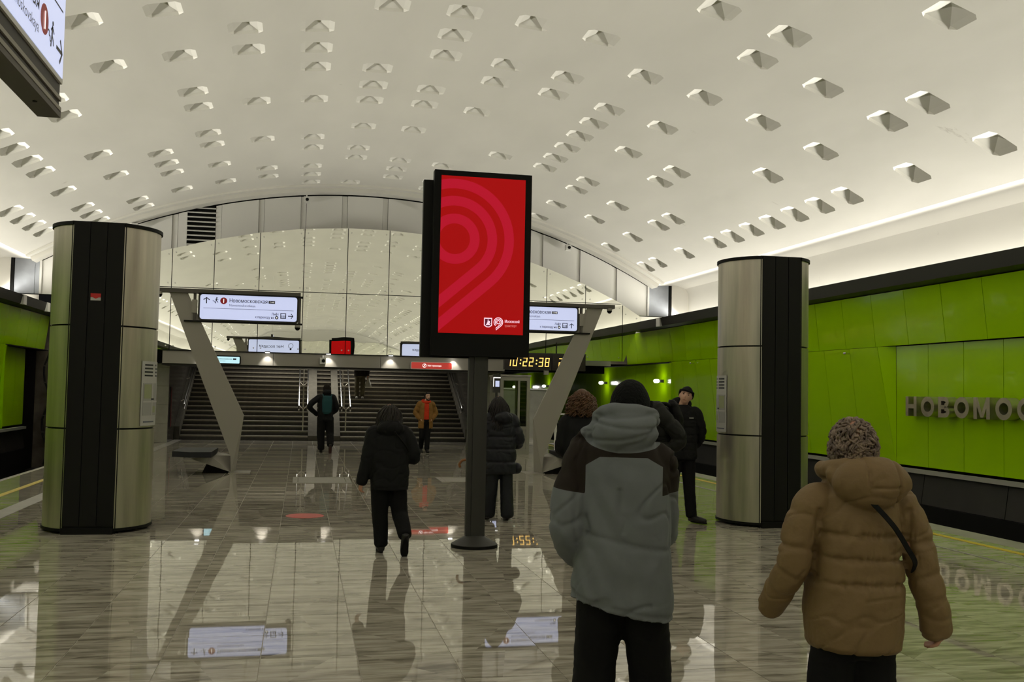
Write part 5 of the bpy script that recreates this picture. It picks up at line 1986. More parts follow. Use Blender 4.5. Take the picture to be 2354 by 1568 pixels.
def make_body(parent, J, H, skin='skin', yaw=0, pitch=0, roll=0, hands=(0.6, 0.6), voxel=0.008):
    """the continuous body under the clothes"""
    k = H / 1.72
    P, rm, kk = head_piece(J['head'], H, yaw, pitch, roll)
    hd = J['head']
    P.append(limb([hd + rm @ Vector((0, -0.02, -0.05)) * k, J['neck'], J['neck'] + Vector((0, 0, -0.06 * k))], [0.056 * k, 0.055 * k, 0.07 * k]))
    pel = (J['hipL'] + J['hipR']) / 2
    P.append(limb([J['neck'] + Vector((0, 0, -0.10 * k)), (J['neck'] + pel) / 2, pel], [0.085 * k, 0.10 * k, 0.095 * k], 20))
    for s in 'LR':
        P.append(limb([J['neck'] + Vector((0, 0, -0.10 * k)), J['sh' + s]], [0.07 * k, 0.045 * k]))
        P.append(limb([J['sh' + s], J['el' + s], J['wr' + s]], [0.043 * k, 0.036 * k, 0.024 * k]))
        P.append(limb([J['hip' + s], J['kn' + s], J['an' + s]], [0.070 * k, 0.047 * k, 0.032 * k]))
        d = (J['wr' + s] - J['el' + s])
        inward = Vector((1 if s == 'L' else -1, 0.4, 0))
        P += hand_piece(J['wr' + s], d, inward, hands[0 if s == 'L' else 1], -1 if s == 'L' else 1, k)
    o = fuse('body', P, M[skin], parent, voxel, 2)
    return o, rm, k


def trousers(parent, J, mt, r=(0.098, 0.075, 0.062), waist=None, hem=0.0, name='trousers', wr=0.004, k=1.0):
    pel = (J['hipL'] + J['hipR']) / 2
    P = [torso([(pel.z - 0.10 * k, 0.13 * k, 0.11 * k, pel.y, pel.x), (pel.z, 0.165 * k, 0.12 * k, pel.y, pel.x), (pel.z + 0.12 * k, 0.155 * k, 0.115 * k, pel.y, pel.x)])]
    for s in 'LR':
        a = J['an' + s]
        kn = J['kn' + s]
        e = a + (a - kn).normalized() * hem
        P.append(limb([J['hip' + s], J['kn' + s], (kn + e) / 2, e], [r[0] * k, r[1] * k, (r[1] + r[2]) / 2 * k, r[2] * k], 18))
    return fuse(name, P, mt, parent, 0.011, 3, wrinkle=wr, wscale=(10, 10, 20), seed=J['head'].z * 31)


def person(loc, rz, label):
    return empty('person', loc, rz, label, 'person')


R_ = math.radians


# ---- 1. grey jacket, nearest the centre, seen from behind
def person_grey():
    H = 1.745
    t = person((1.405, 4.22, 0), R_(-22), 'person in a grey and black hooded jacket and black knit hat, seen from behind')
    J = skeleton(H, head=(0.015, 0.05, 1.632), neck=(0.0, 0.0, 1.47),
                 shL=(-0.185, -0.01, 1.41), elL=(-0.245, -0.07, 1.11), wrL=(-0.19, 0.10, 0.955),
                 shR=(0.138, 0.02, 1.40), elR=(0.15, 0.15, 1.12), wrR=(0.13, 0.27, 1.05),
                 hipL=(-0.095, 0, 0.90), knL=(-0.125, 0.02, 0.49), anL=(-0.15, -0.02, 0.10),
                 hipR=(0.085, 0, 0.90), knR=(0.115, 0.05, 0.49), anR=(0.135, 0.03, 0.10))
    b, rm, k = make_body(t, J, H, hands=(0.9, 0.9), yaw=-0.15, pitch=-0.08)
    trousers(t, J, M['black_trouser'], (0.110, 0.098, 0.09), k=0.97)
    shoe(t, J['anL'], (-0.15, 1, 0))
    shoe(t, J['anR'], (0.15, 1, 0))
    tab = [(0.775, 0.224, 0.165, 0.0, -0.01), (0.81, 0.226, 0.168, 0.0, -0.01), (0.95, 0.214, 0.165, 0.0, 0), (1.077, 0.200, 0.155, 0.0, 0.0), (1.20, 0.198, 0.155, 0.0, 0.0),
           (1.34, 0.196, 0.150, 0.0, 0.0), (1.43, 0.185, 0.135, 0, 0), (1.50, 0.135, 0.115, 0.0, 0.0), (1.545, 0.105, 0.10, 0.01, 0.0)]
    P = [torso(tab, (1.075, 0.795), 0.010, 0.010, tilt=(-0.20, 0.04), power=2.6)]
    P.append(limb([(-0.15, 0, 1.43), J['shL'], (-0.228, -0.05, 1.27), J['elL'], (-0.23, 0.01, 1.03), J['wrL']], [0.08, 0.088, 0.080, 0.078, 0.074, 0.058], 20, wr=0.06, seed=2))
    P.append(limb([(0.13, 0, 1.43), J['shR'], (0.152, 0.08, 1.27), J['elR'], (0.15, 0.22, 1.07), J['wrR']], [0.08, 0.088, 0.08, 0.078, 0.072, 0.058], 20, wr=0.05, seed=4))
    # hood lying on the shoulders, with a stand up brim round the neck
    hood = []
    V, F = ball((0.0, -0.065, 1.540), (0.148, 0.112, 0.105), 28, 18)
    hood.append(([(v.x, v.y, v.z + 0.05 * math.sin(min(1, max(-1, v.x / 0.18)) * 1.2) * 0.3) for v in V], F))
    n = 22
    ring = [(0.118 * math.cos(a), 0.02 + 0.125 * math.sin(a), 1.595 + 0.034 * math.sin(-a) * 1.0) for a in [2 * PI * q / n for q in range(n + 1)]]
    hood.append(limb(ring, [0.036] * len(ring), 12))
    hood.append(limb([(-0.10, 0.0, 1.585), (-0.165, -0.02, 1.53), (-0.235, 0.01, 1.475)], [0.035, 0.035, 0.014], 12))
    P += hood

    def yoke(co):
        """signed field: positive where the dark shoulder yoke is"""
        x, y, z = np.abs(co[:, 0]), co[:, 1], co[:, 2]
        f = np.maximum(z - 1.43, np.minimum(x - 0.165, z - 1.275 - 0.15 * (x - 0.2)))
        f = np.maximum(f, (x - 0.11) * 0.6 + (z - 1.425))
        e = np.sqrt((co[:, 0] / 0.205) ** 2 + ((y + 0.055) / 0.21) ** 2 + ((z - 1.565) / 0.125) ** 2) - 1
        return np.minimum(f, e * 0.12)

    def seams(co):
        d = np.zeros(len(co))
        ax = np.abs(co[:, 0])
        back = co[:, 1] < -0.03
        hd = (co[:, 2] > 1.47) & (co[:, 1] < -0.02)
        for a0, b0, w0 in ((1.505, 0.16, 0.009), (1.555, -0.10, 0.008), (1.600, 0.05, 0.010)):
            d -= 0.008 * np.exp(-((co[:, 2] - a0 - b0 * co[:, 0] - 0.9 * co[:, 0] ** 2) / w0) ** 2) * hd
        # arm hole crease and hem
        d -= 0.006 * np.exp(-((ax - 0.20 - 0.03 * (co[:, 2] - 1.1)) / 0.010) ** 2) * back * (co[:, 2] > 1.05)
        return d

    fuse('jacket', P, two_tone('grey_jacket_cloth', M['grey_cloth'], srgb(36, 29, 23)), t, 0.0075, 3, None, 0.012, (6, 6, 9), 1.3, seams, field=yoke)
    knit_hat(t, J['head'], rm, k, M['green_black'], 0.02, -0.06, grow=1.0, tall=1.0)
    # crumpled gloves showing at the pocket
    return t


# ---- 2. tan padded coat, right foreground
def person_tan():
    H = 1.62
    t = person((2.035, 3.42, 0), R_(-4), 'person in a tan padded coat with short ash blond hair, walking away at the right')
    J = skeleton(H, head=(0.005, 0.02, 1.515), neck=(0, 0, 1.385), shL=(-0.172, -0.01, 1.305), elL=(-0.238, 0.0, 1.08), wrL=(-0.258, 0.13, 0.945),
                 shR=(0.172, -0.02, 1.305), elR=(0.240, -0.06, 1.07), wrR=(0.285, -0.06, 0.90),
                 hipL=(-0.07, 0, 0.84), knL=(-0.085, 0.05, 0.46), anL=(-0.075, -0.02, 0.095), hipR=(0.07, 0, 0.84), knR=(0.08, 0.0, 0.46), anR=(0.07, -0.10, 0.115))
    b, rm, k = make_body(t, J, H, hands=(0.8, 0.9), yaw=0.05)
    trousers(t, J, M['black_trouser'], (0.098, 0.095, 0.09), k=0.88)
    shoe(t, J['anL'], (0, 1, 0))
    shoe(t, J['anR'], (0, 1, 0), -0.25)
    ql = (1.285, 1.205, 1.120, 1.030)
    tab = [(0.778, 0.155, 0.13, 0, -0.005), (0.798, 0.170, 0.150, 0, -0.005), (0.90, 0.177, 0.158, 0, -0.005), (1.00, 0.175, 0.158, 0, 0), (1.075, 0.172, 0.152, 0, 0),
           (1.16, 0.165, 0.150, 0, 0), (1.25, 0.160, 0.145, 0, 0), (1.335, 0.150, 0.125, 0, 0), (1.39, 0.110, 0.105, 0, 0), (1.43, 0.085, 0.09, 0.01, 0)]
    P = [torso(tab, ql[1:], 0.013, 0.0085, power=2.5, tilt=(-0.035, 0), step=0.006)]
    P.append(limb([(-0.12, -0.005, 1.325), J['shL'], (-0.218, -0.01, 1.20), J['elL'], (-0.256, 0.06, 1.00), (-0.258, 0.155, 0.90)], [0.066, 0.069, 0.066, 0.063, 0.060, 0.054], 22, (0.28, 0.47, 0.64, 0.80), 0.010, 0.008))
    P.append(limb([(0.12, -0.005, 1.325), J['shR'], (0.218, -0.04, 1.20), J['elR'], (0.268, -0.07, 0.97), (0.295, -0.06, 0.85)], [0.066, 0.069, 0.065, 0.062, 0.059, 0.057], 22, (0.25, 0.45, 0.64, 0.80), 0.010, 0.008))
    # folded hood: wide at the neck, rounded bag on the back
    V, F = ball((0.01, -0.115, 1.395), (0.150, 0.085, 0.098), 30, 20)
    W = []
    for v in V:
        f = 1.0 - 0.22 * max(0, (1.38 - v.z) / 0.09)
        W.append((0.01 + (v.x - 0.01) * f, v.y, v.z))
    P.append((W, F))
    n = 24
    ring = [(0.112 * math.cos(a) + 0.003, 0.0 + 0.118 * math.sin(a), 1.438 + 0.016 * math.sin(-a)) for a in [2 * PI * q / n for q in range(n + 1)]]
    P.append(limb(ring, [0.034] * len(ring), 12, [0.5 + 0.16 * q for q in (-3, -2, -1, 0, 1, 2, 3)], 0.007, 0.009))
    P.append(limb([(-0.12, -0.06, 1.42), (0.0, -0.13, 1.432), (0.13, -0.06, 1.42)], [0.034, 0.036, 0.034], 12))

    def seams(co):
        d = np.zeros(len(co))
        x, y, z = co[:, 0], co[:, 1], co[:, 2]
        hood = (z > 1.31) & (y < -0.09)
        d -= 0.008 * np.exp(-((x + 0.035 - 0.05 * (z - 1.4)) / 0.006) ** 2) * hood * (z > 1.36)
        d -= 0.009 * np.exp(-((x - 0.085 + 0.05 * (z - 1.4)) / 0.006) ** 2) * hood
        d -= 0.007 * np.exp(-((z - 1.382 - 0.03 * x) / 0.006) ** 2) * hood * (x > -0.03) * (x < 0.09)
        # raised gathers next to every stitched line
        for q in ql[1:]:
            g = np.exp(-((z - q + 0.035 * x) / 0.022) ** 2)
            d += 0.0035 * g * np.sin(x * 95 + 9 * np.sin(x * 31) + q * 50) * (np.abs(x) < 0.2)
        ax = np.abs(x)
        d -= 0.010 * np.exp(-((ax - 0.172 - 0.02 * np.abs(z - 1.2)) / 0.010) ** 2) * (y < -0.02) * (z > 1.03) * (z < 1.30)
        return d

    fuse('coat', P, M['tan_cloth'], t, 0.006, 2, None, 0.007, (8, 8, 17), 4.1, seams)
    # thin shoulder strap running down the back
    pts = catmull([(-0.02, -0.165, 1.335), (0.03, -0.170, 1.285), (0.075, -0.168, 1.235), (0.125, -0.158, 1.165), (0.165, -0.135, 1.115), (0.188, -0.08, 1.07)], 24)
    m = MB()
    for q in range(len(pts) - 1):
        a, c2 = Vector(pts[q]), Vector(pts[q + 1])
        d = (c2 - a).normalized()
        w = d.cross(Vector((0, -1, 0))).normalized() * 0.0085
        o = Vector((0, -0.006, 0))
        m.hexa([a - w + o, c2 - w + o, c2 + w + o, a + w + o, a - w - o * 0.2, c2 - w - o * 0.2, c2 + w - o * 0.2, a + w - o * 0.2])
    m.build('bag_strap', M['black_cloth'], t)
    cut = lambda p: p.z > -0.080 + 0.5 * max(0, p.y) and not (p.y > 0.05 and p.z < 0.06)
    S = short_strands(J['head'], rm, k, 1100, 4, 0.034, cut, 0.0052, (0.079, 0.098, 0.106))
    hair_cap(t, J['head'], rm, k, M['hair_ash'], S, cut=cut, cap=(0.079, 0.098, 0.106))
    return t


# ---- 3. black jacket, walking towards the stairs
def person_black():
    H = 1.56
    t = person((0.92, 10.55, 0), R_(2), 'person with shoulder length dark hair in a short black jacket, left of the display post')
    J = skeleton(H, head=(0.0, 0.02, 1.447), neck=(0, 0, 1.32), shL=(-0.165, -0.01, 1.235), elL=(-0.225, -0.03, 0.97), wrL=(-0.275, -0.01, 0.735),
                 shR=(0.165, -0.01, 1.235), elR=(0.255, -0.02, 1.005), wrR=(0.20, 0.20, 1.03),
                 hipL=(-0.085, 0, 0.79), knL=(-0.075, 0.04, 0.43), anL=(-0.055, 0.02, 0.095), hipR=(0.085, 0, 0.79), knR=(0.125, 0.0, 0.44), anR=(0.155, -0.24, 0.22))
    b, rm, k = make_body(t, J, H, hands=(0.9, 0.8))
    trousers(t, J, M['black_trouser'], (0.105, 0.088, 0.072))
    shoe(t, J['anL'], (0, 1, 0), 0.0, 0.25)
    shoe(t, J['anR'], (0, 1, 0), -1.15, 0.25)
    tab = [(0.655, 0.195, 0.14, 0, 0.015), (0.68, 0.20, 0.145, 0, 0.015), (0.85, 0.205, 0.15, 0, 0.01), (1.05, 0.20, 0.15, 0, 0), (1.18, 0.185, 0.14, 0, 0), (1.27, 0.15, 0.12, 0, 0), (1.33, 0.10, 0.10, 0, 0), (1.37, 0.085, 0.09, 0, 0)]
    P = [torso(tab, (0.685,), 0.008, 0.01, power=2.5)]
    P.append(limb([(-0.11, 0, 1.25), J['shL'], (-0.20, -0.02, 1.10), J['elL'], J['wrL']], [0.075, 0.085, 0.078, 0.072, 0.060], 18))
    P.append(limb([(0.11, 0, 1.25), J['shR'], (0.225, -0.02, 1.12), J['elR'], (0.24, 0.10, 0.99), J['wrR']], [0.075, 0.085, 0.080, 0.078, 0.07, 0.058], 18))
    V, F = ball((0.0, -0.095, 1.30), (0.145, 0.085, 0.085), 24, 16)
    P.append((V, F))
    n = 20
    P.append(limb([(0.105 * math.cos(a), 0.005 + 0.11 * math.sin(a), 1.35 - 0.01 * math.sin(a)) for a in [2 * PI * q / n for q in range(n + 1)]], [0.032] * (n + 1), 12))
    fuse('jacket', P, M['black_cloth'], t, 0.010, 4, None, 0.008, (8, 8, 12), 2.2)
    P = [(0.03, -0.178, 1.27), (0.09, -0.155, 1.20), (0.15, -0.135, 1.13), (0.195, -0.10, 1.06)]
    MB().tube(catmull(P, 12), 0.009, 6).build('bag_strap', M['matt_black'], t, smooth=True)
    cut = lambda p: p.y < 0.045 or p.z > 0.07
    S = long_strands(J['head'], rm, k, 520, 9, 1.29, lambda p: p.y < 0.05, 0.030, 0.010, 0.0, 0.0055)
    hair_cap(t, J['head'], rm, k, M['hair_dark'], S, cut=cut)
    return t


# ---- 4. long navy padded coat behind the display post
def person_navy():
    H = 1.65
    t = person((2.60, 13.05, 0), R_(6), 'person with long dark hair in a knee length navy padded coat behind the display post')
    J = skeleton(H, head=(-0.02, 0.03, 1.535), neck=(0, 0, 1.40), shL=(-0.17, 0, 1.32), elL=(-0.22, 0.0, 1.06), wrL=(-0.24, 0.06, 0.84),
                 shR=(0.17, 0, 1.32), elR=(0.255, -0.01, 1.06), wrR=(0.17, 0.18, 1.0),
                 hipL=(-0.085, 0, 0.85), knL=(-0.10, 0.02, 0.46), anL=(-0.11, 0.10, 0.10), hipR=(0.085, 0, 0.85), knR=(0.10, 0.0, 0.46), anR=(0.11, -0.03, 0.10))
    b, rm, k = make_body(t, J, H, hands=(1.2, 0.8), pitch=-0.2)
    trousers(t, J, M['navy_cloth'], (0.098, 0.086, 0.09), hem=0.02)
    shoe(t, J['anL'], (-0.2, 1, 0))
    shoe(t, J['anR'], (0.2, 1, 0))
    tab = [(0.62, 0.205, 0.15, 0, 0.0), (0.66, 0.22, 0.17, 0, 0.0), (0.85, 0.222, 0.17, 0, 0), (1.05, 0.21, 0.16, 0, 0), (1.25, 0.195, 0.15, 0, 0), (1.34, 0.165, 0.13, 0, 0), (1.41, 0.11, 0.11, 0, 0), (1.46, 0.085, 0.09, 0, 0)]
    P = [torso(tab, (0.78, 0.95, 1.11), 0.020, 0.014, power=2.5)]
    P.append(limb([(-0.11, 0, 1.33), J['shL'], J['elL'], J['wrL']], [0.08, 0.09, 0.08, 0.062], 18, (0.35, 0.55, 0.75)))
    P.append(limb([(0.11, 0, 1.33), J['shR'], J['elR'], (0.235, 0.10, 1.01), J['wrR']], [0.08, 0.09, 0.085, 0.078, 0.06], 18, (0.35, 0.55, 0.75)))
    P.append(ball((0.01, -0.115, 1.36), (0.13, 0.09, 0.085), 24, 16))
    fuse('coat', P, M['navy_cloth'], t, 0.010, 3, None, 0.008, (8, 8, 14), 6.2)
    cut = lambda p: p.y < 0.05 or p.z > 0.07
    S = long_strands(J['head'], rm, k, 520, 19, 1.22, lambda p: p.y < 0.05, 0.045, 0.014, 0.0, 0.0055, 0.02)
    hair_cap(t, J['head'], rm, k, M['hair_black'], S, cut=cut)
    # shoulder bag on the right hip
    bg = MB()
    V, F = ball((0.235, 0.0, 0.69), (0.07, 0.11, 0.075), 18, 12)
    bg.add(V, F).build('shoulder_bag', M['navy_cloth'], t, smooth=True)
    return t


# ---- 5. curly hair, black coat, in front of the right strut
def person_curly():
    H = 1.70
    x, y = 2.85, 10.0
    t = person((x, y, 0), R_(-8), 'person with curly ginger brown hair in a black coat before the right strut')
    J = skeleton(H, head=(0, 0.02, 1.63), neck=(0, 0, 1.47), shL=(-0.155, 0, 1.40), elL=(-0.205, 0.02, 1.14), wrL=(-0.12, 0.22, 1.10), shR=(0.155, 0, 1.40), elR=(0.20, 0.02, 1.14), wrR=(0.12, 0.22, 1.10))
    b, rm, k = make_body(t, J, H)
    trousers(t, J, M['black_trouser'])
    shoe(t, J['anL'], (0, 1, 0))
    shoe(t, J['anR'], (0, 1, 0))
    tab = [(0.62, 0.22, 0.15, 0, 0), (0.85, 0.205, 0.15, 0, 0), (1.10, 0.185, 0.145, 0, 0), (1.33, 0.18, 0.14, 0, 0), (1.43, 0.145, 0.12, 0, 0), (1.50, 0.085, 0.09, 0, 0)]
    P = [torso(tab)]
    for s in 'LR':
        g = -1 if s == 'L' else 1
        P.append(limb([(0.10 * g, 0, 1.41), J['sh' + s], (0.19 * g, 0, 1.26), J['el' + s], (0.185 * g, 0.12, 1.10), J['wr' + s]], [0.07, 0.08, 0.074, 0.072, 0.064, 0.055], 18))
    fuse('coat', P, M['black_cloth'], t, 0.010, 4, None, 0.006, (8, 8, 12), 8.2)
    cut = lambda p: p.y < 0.05 or p.z > 0.07
    S = long_strands(J['head'], rm, k, 330, 33, 1.50, lambda p: p.y < 0.05, 0.045, 0.012, 0.014, 0.0055)
    hair_cap(t, J['head'], rm, k, M['hair_ginger'], S, cut=cut, cap=(0.09, 0.11, 0.122))
    return t


# ---- 6. facing the viewer in a knit hat
def person_beanie():
    H = 1.80
    t = person((5.05, 12.8, 0), R_(168), 'person in a black padded jacket and knit hat facing the viewer, head tilted up')
    J = skeleton(H, head=(-0.045, 0.03, 1.69), neck=(0, 0, 1.535), shL=(-0.185, 0, 1.46), elL=(-0.27, -0.05, 1.20), wrL=(-0.20, -0.16, 1.02), shR=(0.185, 0, 1.46), elR=(0.265, -0.05, 1.20), wrR=(0.20, -0.16, 1.02),
                 hipL=(-0.09, 0, 0.92), knL=(-0.10, 0.04, 0.50), anL=(-0.13, 0.06, 0.10), hipR=(0.09, 0, 0.92), knR=(0.12, 0.05, 0.50), anR=(0.16, 0.0, 0.10))
    b, rm, k = make_body(t, J, H, 'skin_pale', yaw=-0.15, pitch=0.20, roll=-0.25, voxel=0.005)
    eyes(t, J['head'], rm, k)
    trousers(t, J, M['black_trouser'], (0.10, 0.082, 0.075))
    shoe(t, J['anL'], (-0.8, 1, 0), 0, 0.29)
    shoe(t, J['anR'], (0.5, 1, 0), 0, 0.29)
    tab = [(0.84, 0.20, 0.145, 0, 0), (0.88, 0.212, 0.155, 0, 0), (1.10, 0.212, 0.155, 0, 0), (1.36, 0.212, 0.15, 0, 0), (1.47, 0.175, 0.13, 0, 0), (1.545, 0.11, 0.10, 0, 0), (1.575, 0.085, 0.085, 0, 0)]
    P = [torso(tab, (0.97, 1.07, 1.17, 1.27, 1.37), 0.011, 0.010)]
    for s in 'LR':
        g = -1 if s == 'L' else 1
        P.append(limb([(0.12 * g, 0, 1.47), J['sh' + s], (0.245 * g, -0.02, 1.32), J['el' + s], (0.255 * g, -0.11, 1.09), J['wr' + s]], [0.08, 0.085, 0.08, 0.075, 0.068, 0.06], 18, (0.35, 0.5, 0.65, 0.8), 0.01))
    P.append(ball((0.0, -0.095, 1.585), (0.150, 0.075, 0.10), 24, 16))
    P.append(limb([(0.11 * math.cos(a) - 0.012, 0.02 + 0.10 * math.sin(a), 1.575 - 0.022 * math.sin(a)) for a in [-1.1 + 0.3 * q - PI / 2 for q in range(0, 15)][:10]], [0.035] * 10, 12))
    j = fuse('jacket', P, M['black_cloth'], t, 0.009, 3, None, 0.005, (8, 8, 14), 3.2)
    MB().box(-0.004, 0.148, 0.90, 0.004, 0.160, 1.50).build('zip', M['matt_black'], j)
    MB().cyl((0, 0.115, 1.49), (0, 0.125, 1.455), 0.006, seg=6).build('zip_pull', M['chrome'], j)
    MB().box(-0.135, 0.143, 1.395, -0.075, 0.150, 1.406).build('chest_mark', M['white_cloth'], j)
    knit_hat(t, J['head'], rm, k, M['black_cloth'], 0.045, -0.02, grow=1.0)
    return t


# ---- 7. padded jacket with backpack, mostly hidden by the grey jacket
def person_pack():
    H = 1.80
    x, y = 3.93, 10.6
    t = person((x, y, 0), R_(72), 'person with a dark padded sleeve and black backpack, mostly hidden behind the grey jacket')
    J = skeleton(H, head=(-0.02, 0.26, 1.60), neck=(0, 0.12, 1.53), shL=(-0.18, 0.02, 1.51), elL=(-0.25, -0.20, 1.22), wrL=(-0.16, 0.06, 1.06), shR=(0.18, 0.04, 1.50), elR=(0.25, 0.08, 1.20), wrR=(0.16, 0.28, 1.10))
    b, rm, k = make_body(t, J, H, pitch=-0.7)
    trousers(t, J, M['black_trouser'], (0.105, 0.09, 0.08))
    shoe(t, J['anL'], (0, 1, 0))
    shoe(t, J['anR'], (0, 1, 0))
    tab = [(0.78, 0.20, 0.15, 0, 0), (1.05, 0.21, 0.155, 0, 0), (1.35, 0.21, 0.15, 0.01, 0), (1.52, 0.18, 0.13, 0.03, 0), (1.60, 0.12, 0.11, 0.07, 0), (1.63, 0.085, 0.085, 0.09, 0)]
    P = [torso(tab, (0.95, 1.09, 1.23, 1.37), 0.014, 0.012)]
    for s in 'LR':
        g = -1 if s == 'L' else 1
        P.append(limb([(0.12 * g, 0.02, 1.53), J['sh' + s], J['el' + s], J['wr' + s]], [0.085, 0.095, 0.085, 0.06], 18, (0.3, 0.48, 0.66, 0.82), 0.014))
    fuse('jacket', P, M['olive_cloth'], t, 0.010, 3, None, 0.006, (8, 8, 14), 5.7)
    P = [torso([(1.12, 0.11, 0.04, -0.19, 0), (1.18, 0.14, 0.07, -0.19, 0), (1.45, 0.14, 0.075, -0.18, 0), (1.60, 0.12, 0.06, -0.14, 0), (1.65, 0.08, 0.03, -0.12, 0)], (1.38,), 0.008)]
    bp = fuse('backpack', P, M['matt_black'], t, 0.010, 3, None, 0.005)
    for g in (-1, 1):
        pts = catmull([(0.10 * g, -0.11, 1.58), (0.135 * g, -0.03, 1.603), (0.15 * g, 0.10, 1.565), (0.17 * g, 0.17, 1.42), (0.20 * g, 0.11, 1.25), (0.18 * g, -0.12, 1.18)], 22)
        MB().tube(pts, 0.022, 8).build('shoulder_strap', M['matt_black'], bp, smooth=True)
    cut = lambda p: p.y < 0.05 or p.z > 0.06
    hair_cap(t, J['head'], rm, k, M['hair_dark'], short_strands(J['head'], rm, k, 120, 77, 0.04, cut), cut=cut)
    return t


# ---- 8. dark clothes and a teal backpack, heading for the stairs
def person_teal():
    H = 1.80
    t = person((0.66, 27.2, 0), R_(0), 'person in dark clothes with a small teal backpack, walking to the stairs')
    J = skeleton(H, head=(0.02, 0.04, 1.685), neck=(0, 0, 1.53), shL=(-0.19, 0, 1.45), elL=(-0.42, -0.06, 1.22), wrL=(-0.22, 0.10, 1.0), shR=(0.19, 0, 1.45), elR=(0.28, 0.0, 1.18), wrR=(0.2, 0.2, 1.05),
                 hipL=(-0.10, 0, 0.92), knL=(-0.11, 0.05, 0.50), anL=(-0.09, 0.02, 0.10), hipR=(0.10, 0, 0.92), knR=(0.13, 0.03, 0.52), anR=(0.14, -0.28, 0.22))
    b, rm, k = make_body(t, J, H, voxel=0.010)
    trousers(t, J, M['black_trouser'], (0.12, 0.105, 0.09))
    shoe(t, J['anL'], (0, 1, 0), 0, 0.29)
    shoe(t, J['anR'], (0, 1, 0), -1.1, 0.29, 'shoe', 'sole')
    tab = [(0.85, 0.20, 0.145, 0, 0), (1.10, 0.20, 0.15, 0, 0), (1.36, 0.205, 0.15, 0, 0), (1.47, 0.17, 0.13, 0, 0), (1.55, 0.10, 0.10, 0, 0)]
    P = [torso(tab)]
    for s in 'LR':
        g = -1 if s == 'L' else 1
        P.append(limb([(0.12 * g, 0, 1.46), J['sh' + s], J['el' + s], J['wr' + s]], [0.08, 0.088, 0.075, 0.058], 16))
    P.append(ball((0.02, -0.04, 1.60), (0.12, 0.11, 0.08), 20, 14))
    fuse('jacket', P, M['black_cloth'], t, 0.012, 3, None, 0.006)
    P = [torso([(1.02, 0.07, 0.04, -0.20, 0.02), (1.08, 0.12, 0.07, -0.20, 0.03), (1.35, 0.135, 0.075, -0.20, 0.03), (1.47, 0.12, 0.06, -0.19, 0.03), (1.51, 0.08, 0.03, -0.18, 0.03)])]
    bp = fuse('backpack', P, M['teal_cloth'], t, 0.012, 3)
    for g in (-1, 1):
        MB().tube(catmull([(0.03 + 0.09 * g, -0.17, 1.47), (0.03 + 0.12 * g, -0.06, 1.54), (0.03 + 0.12 * g, 0.10, 1.48), (0.03 + 0.15 * g, 0.14, 1.25)], 14), 0.018, 6).build('shoulder_strap', M['teal_cloth'], bp, smooth=True)
    knit_hat(t, J['head'], rm, k, M['brown_black'], 0.01, -0.05, 'hood', 1.05)
    return t


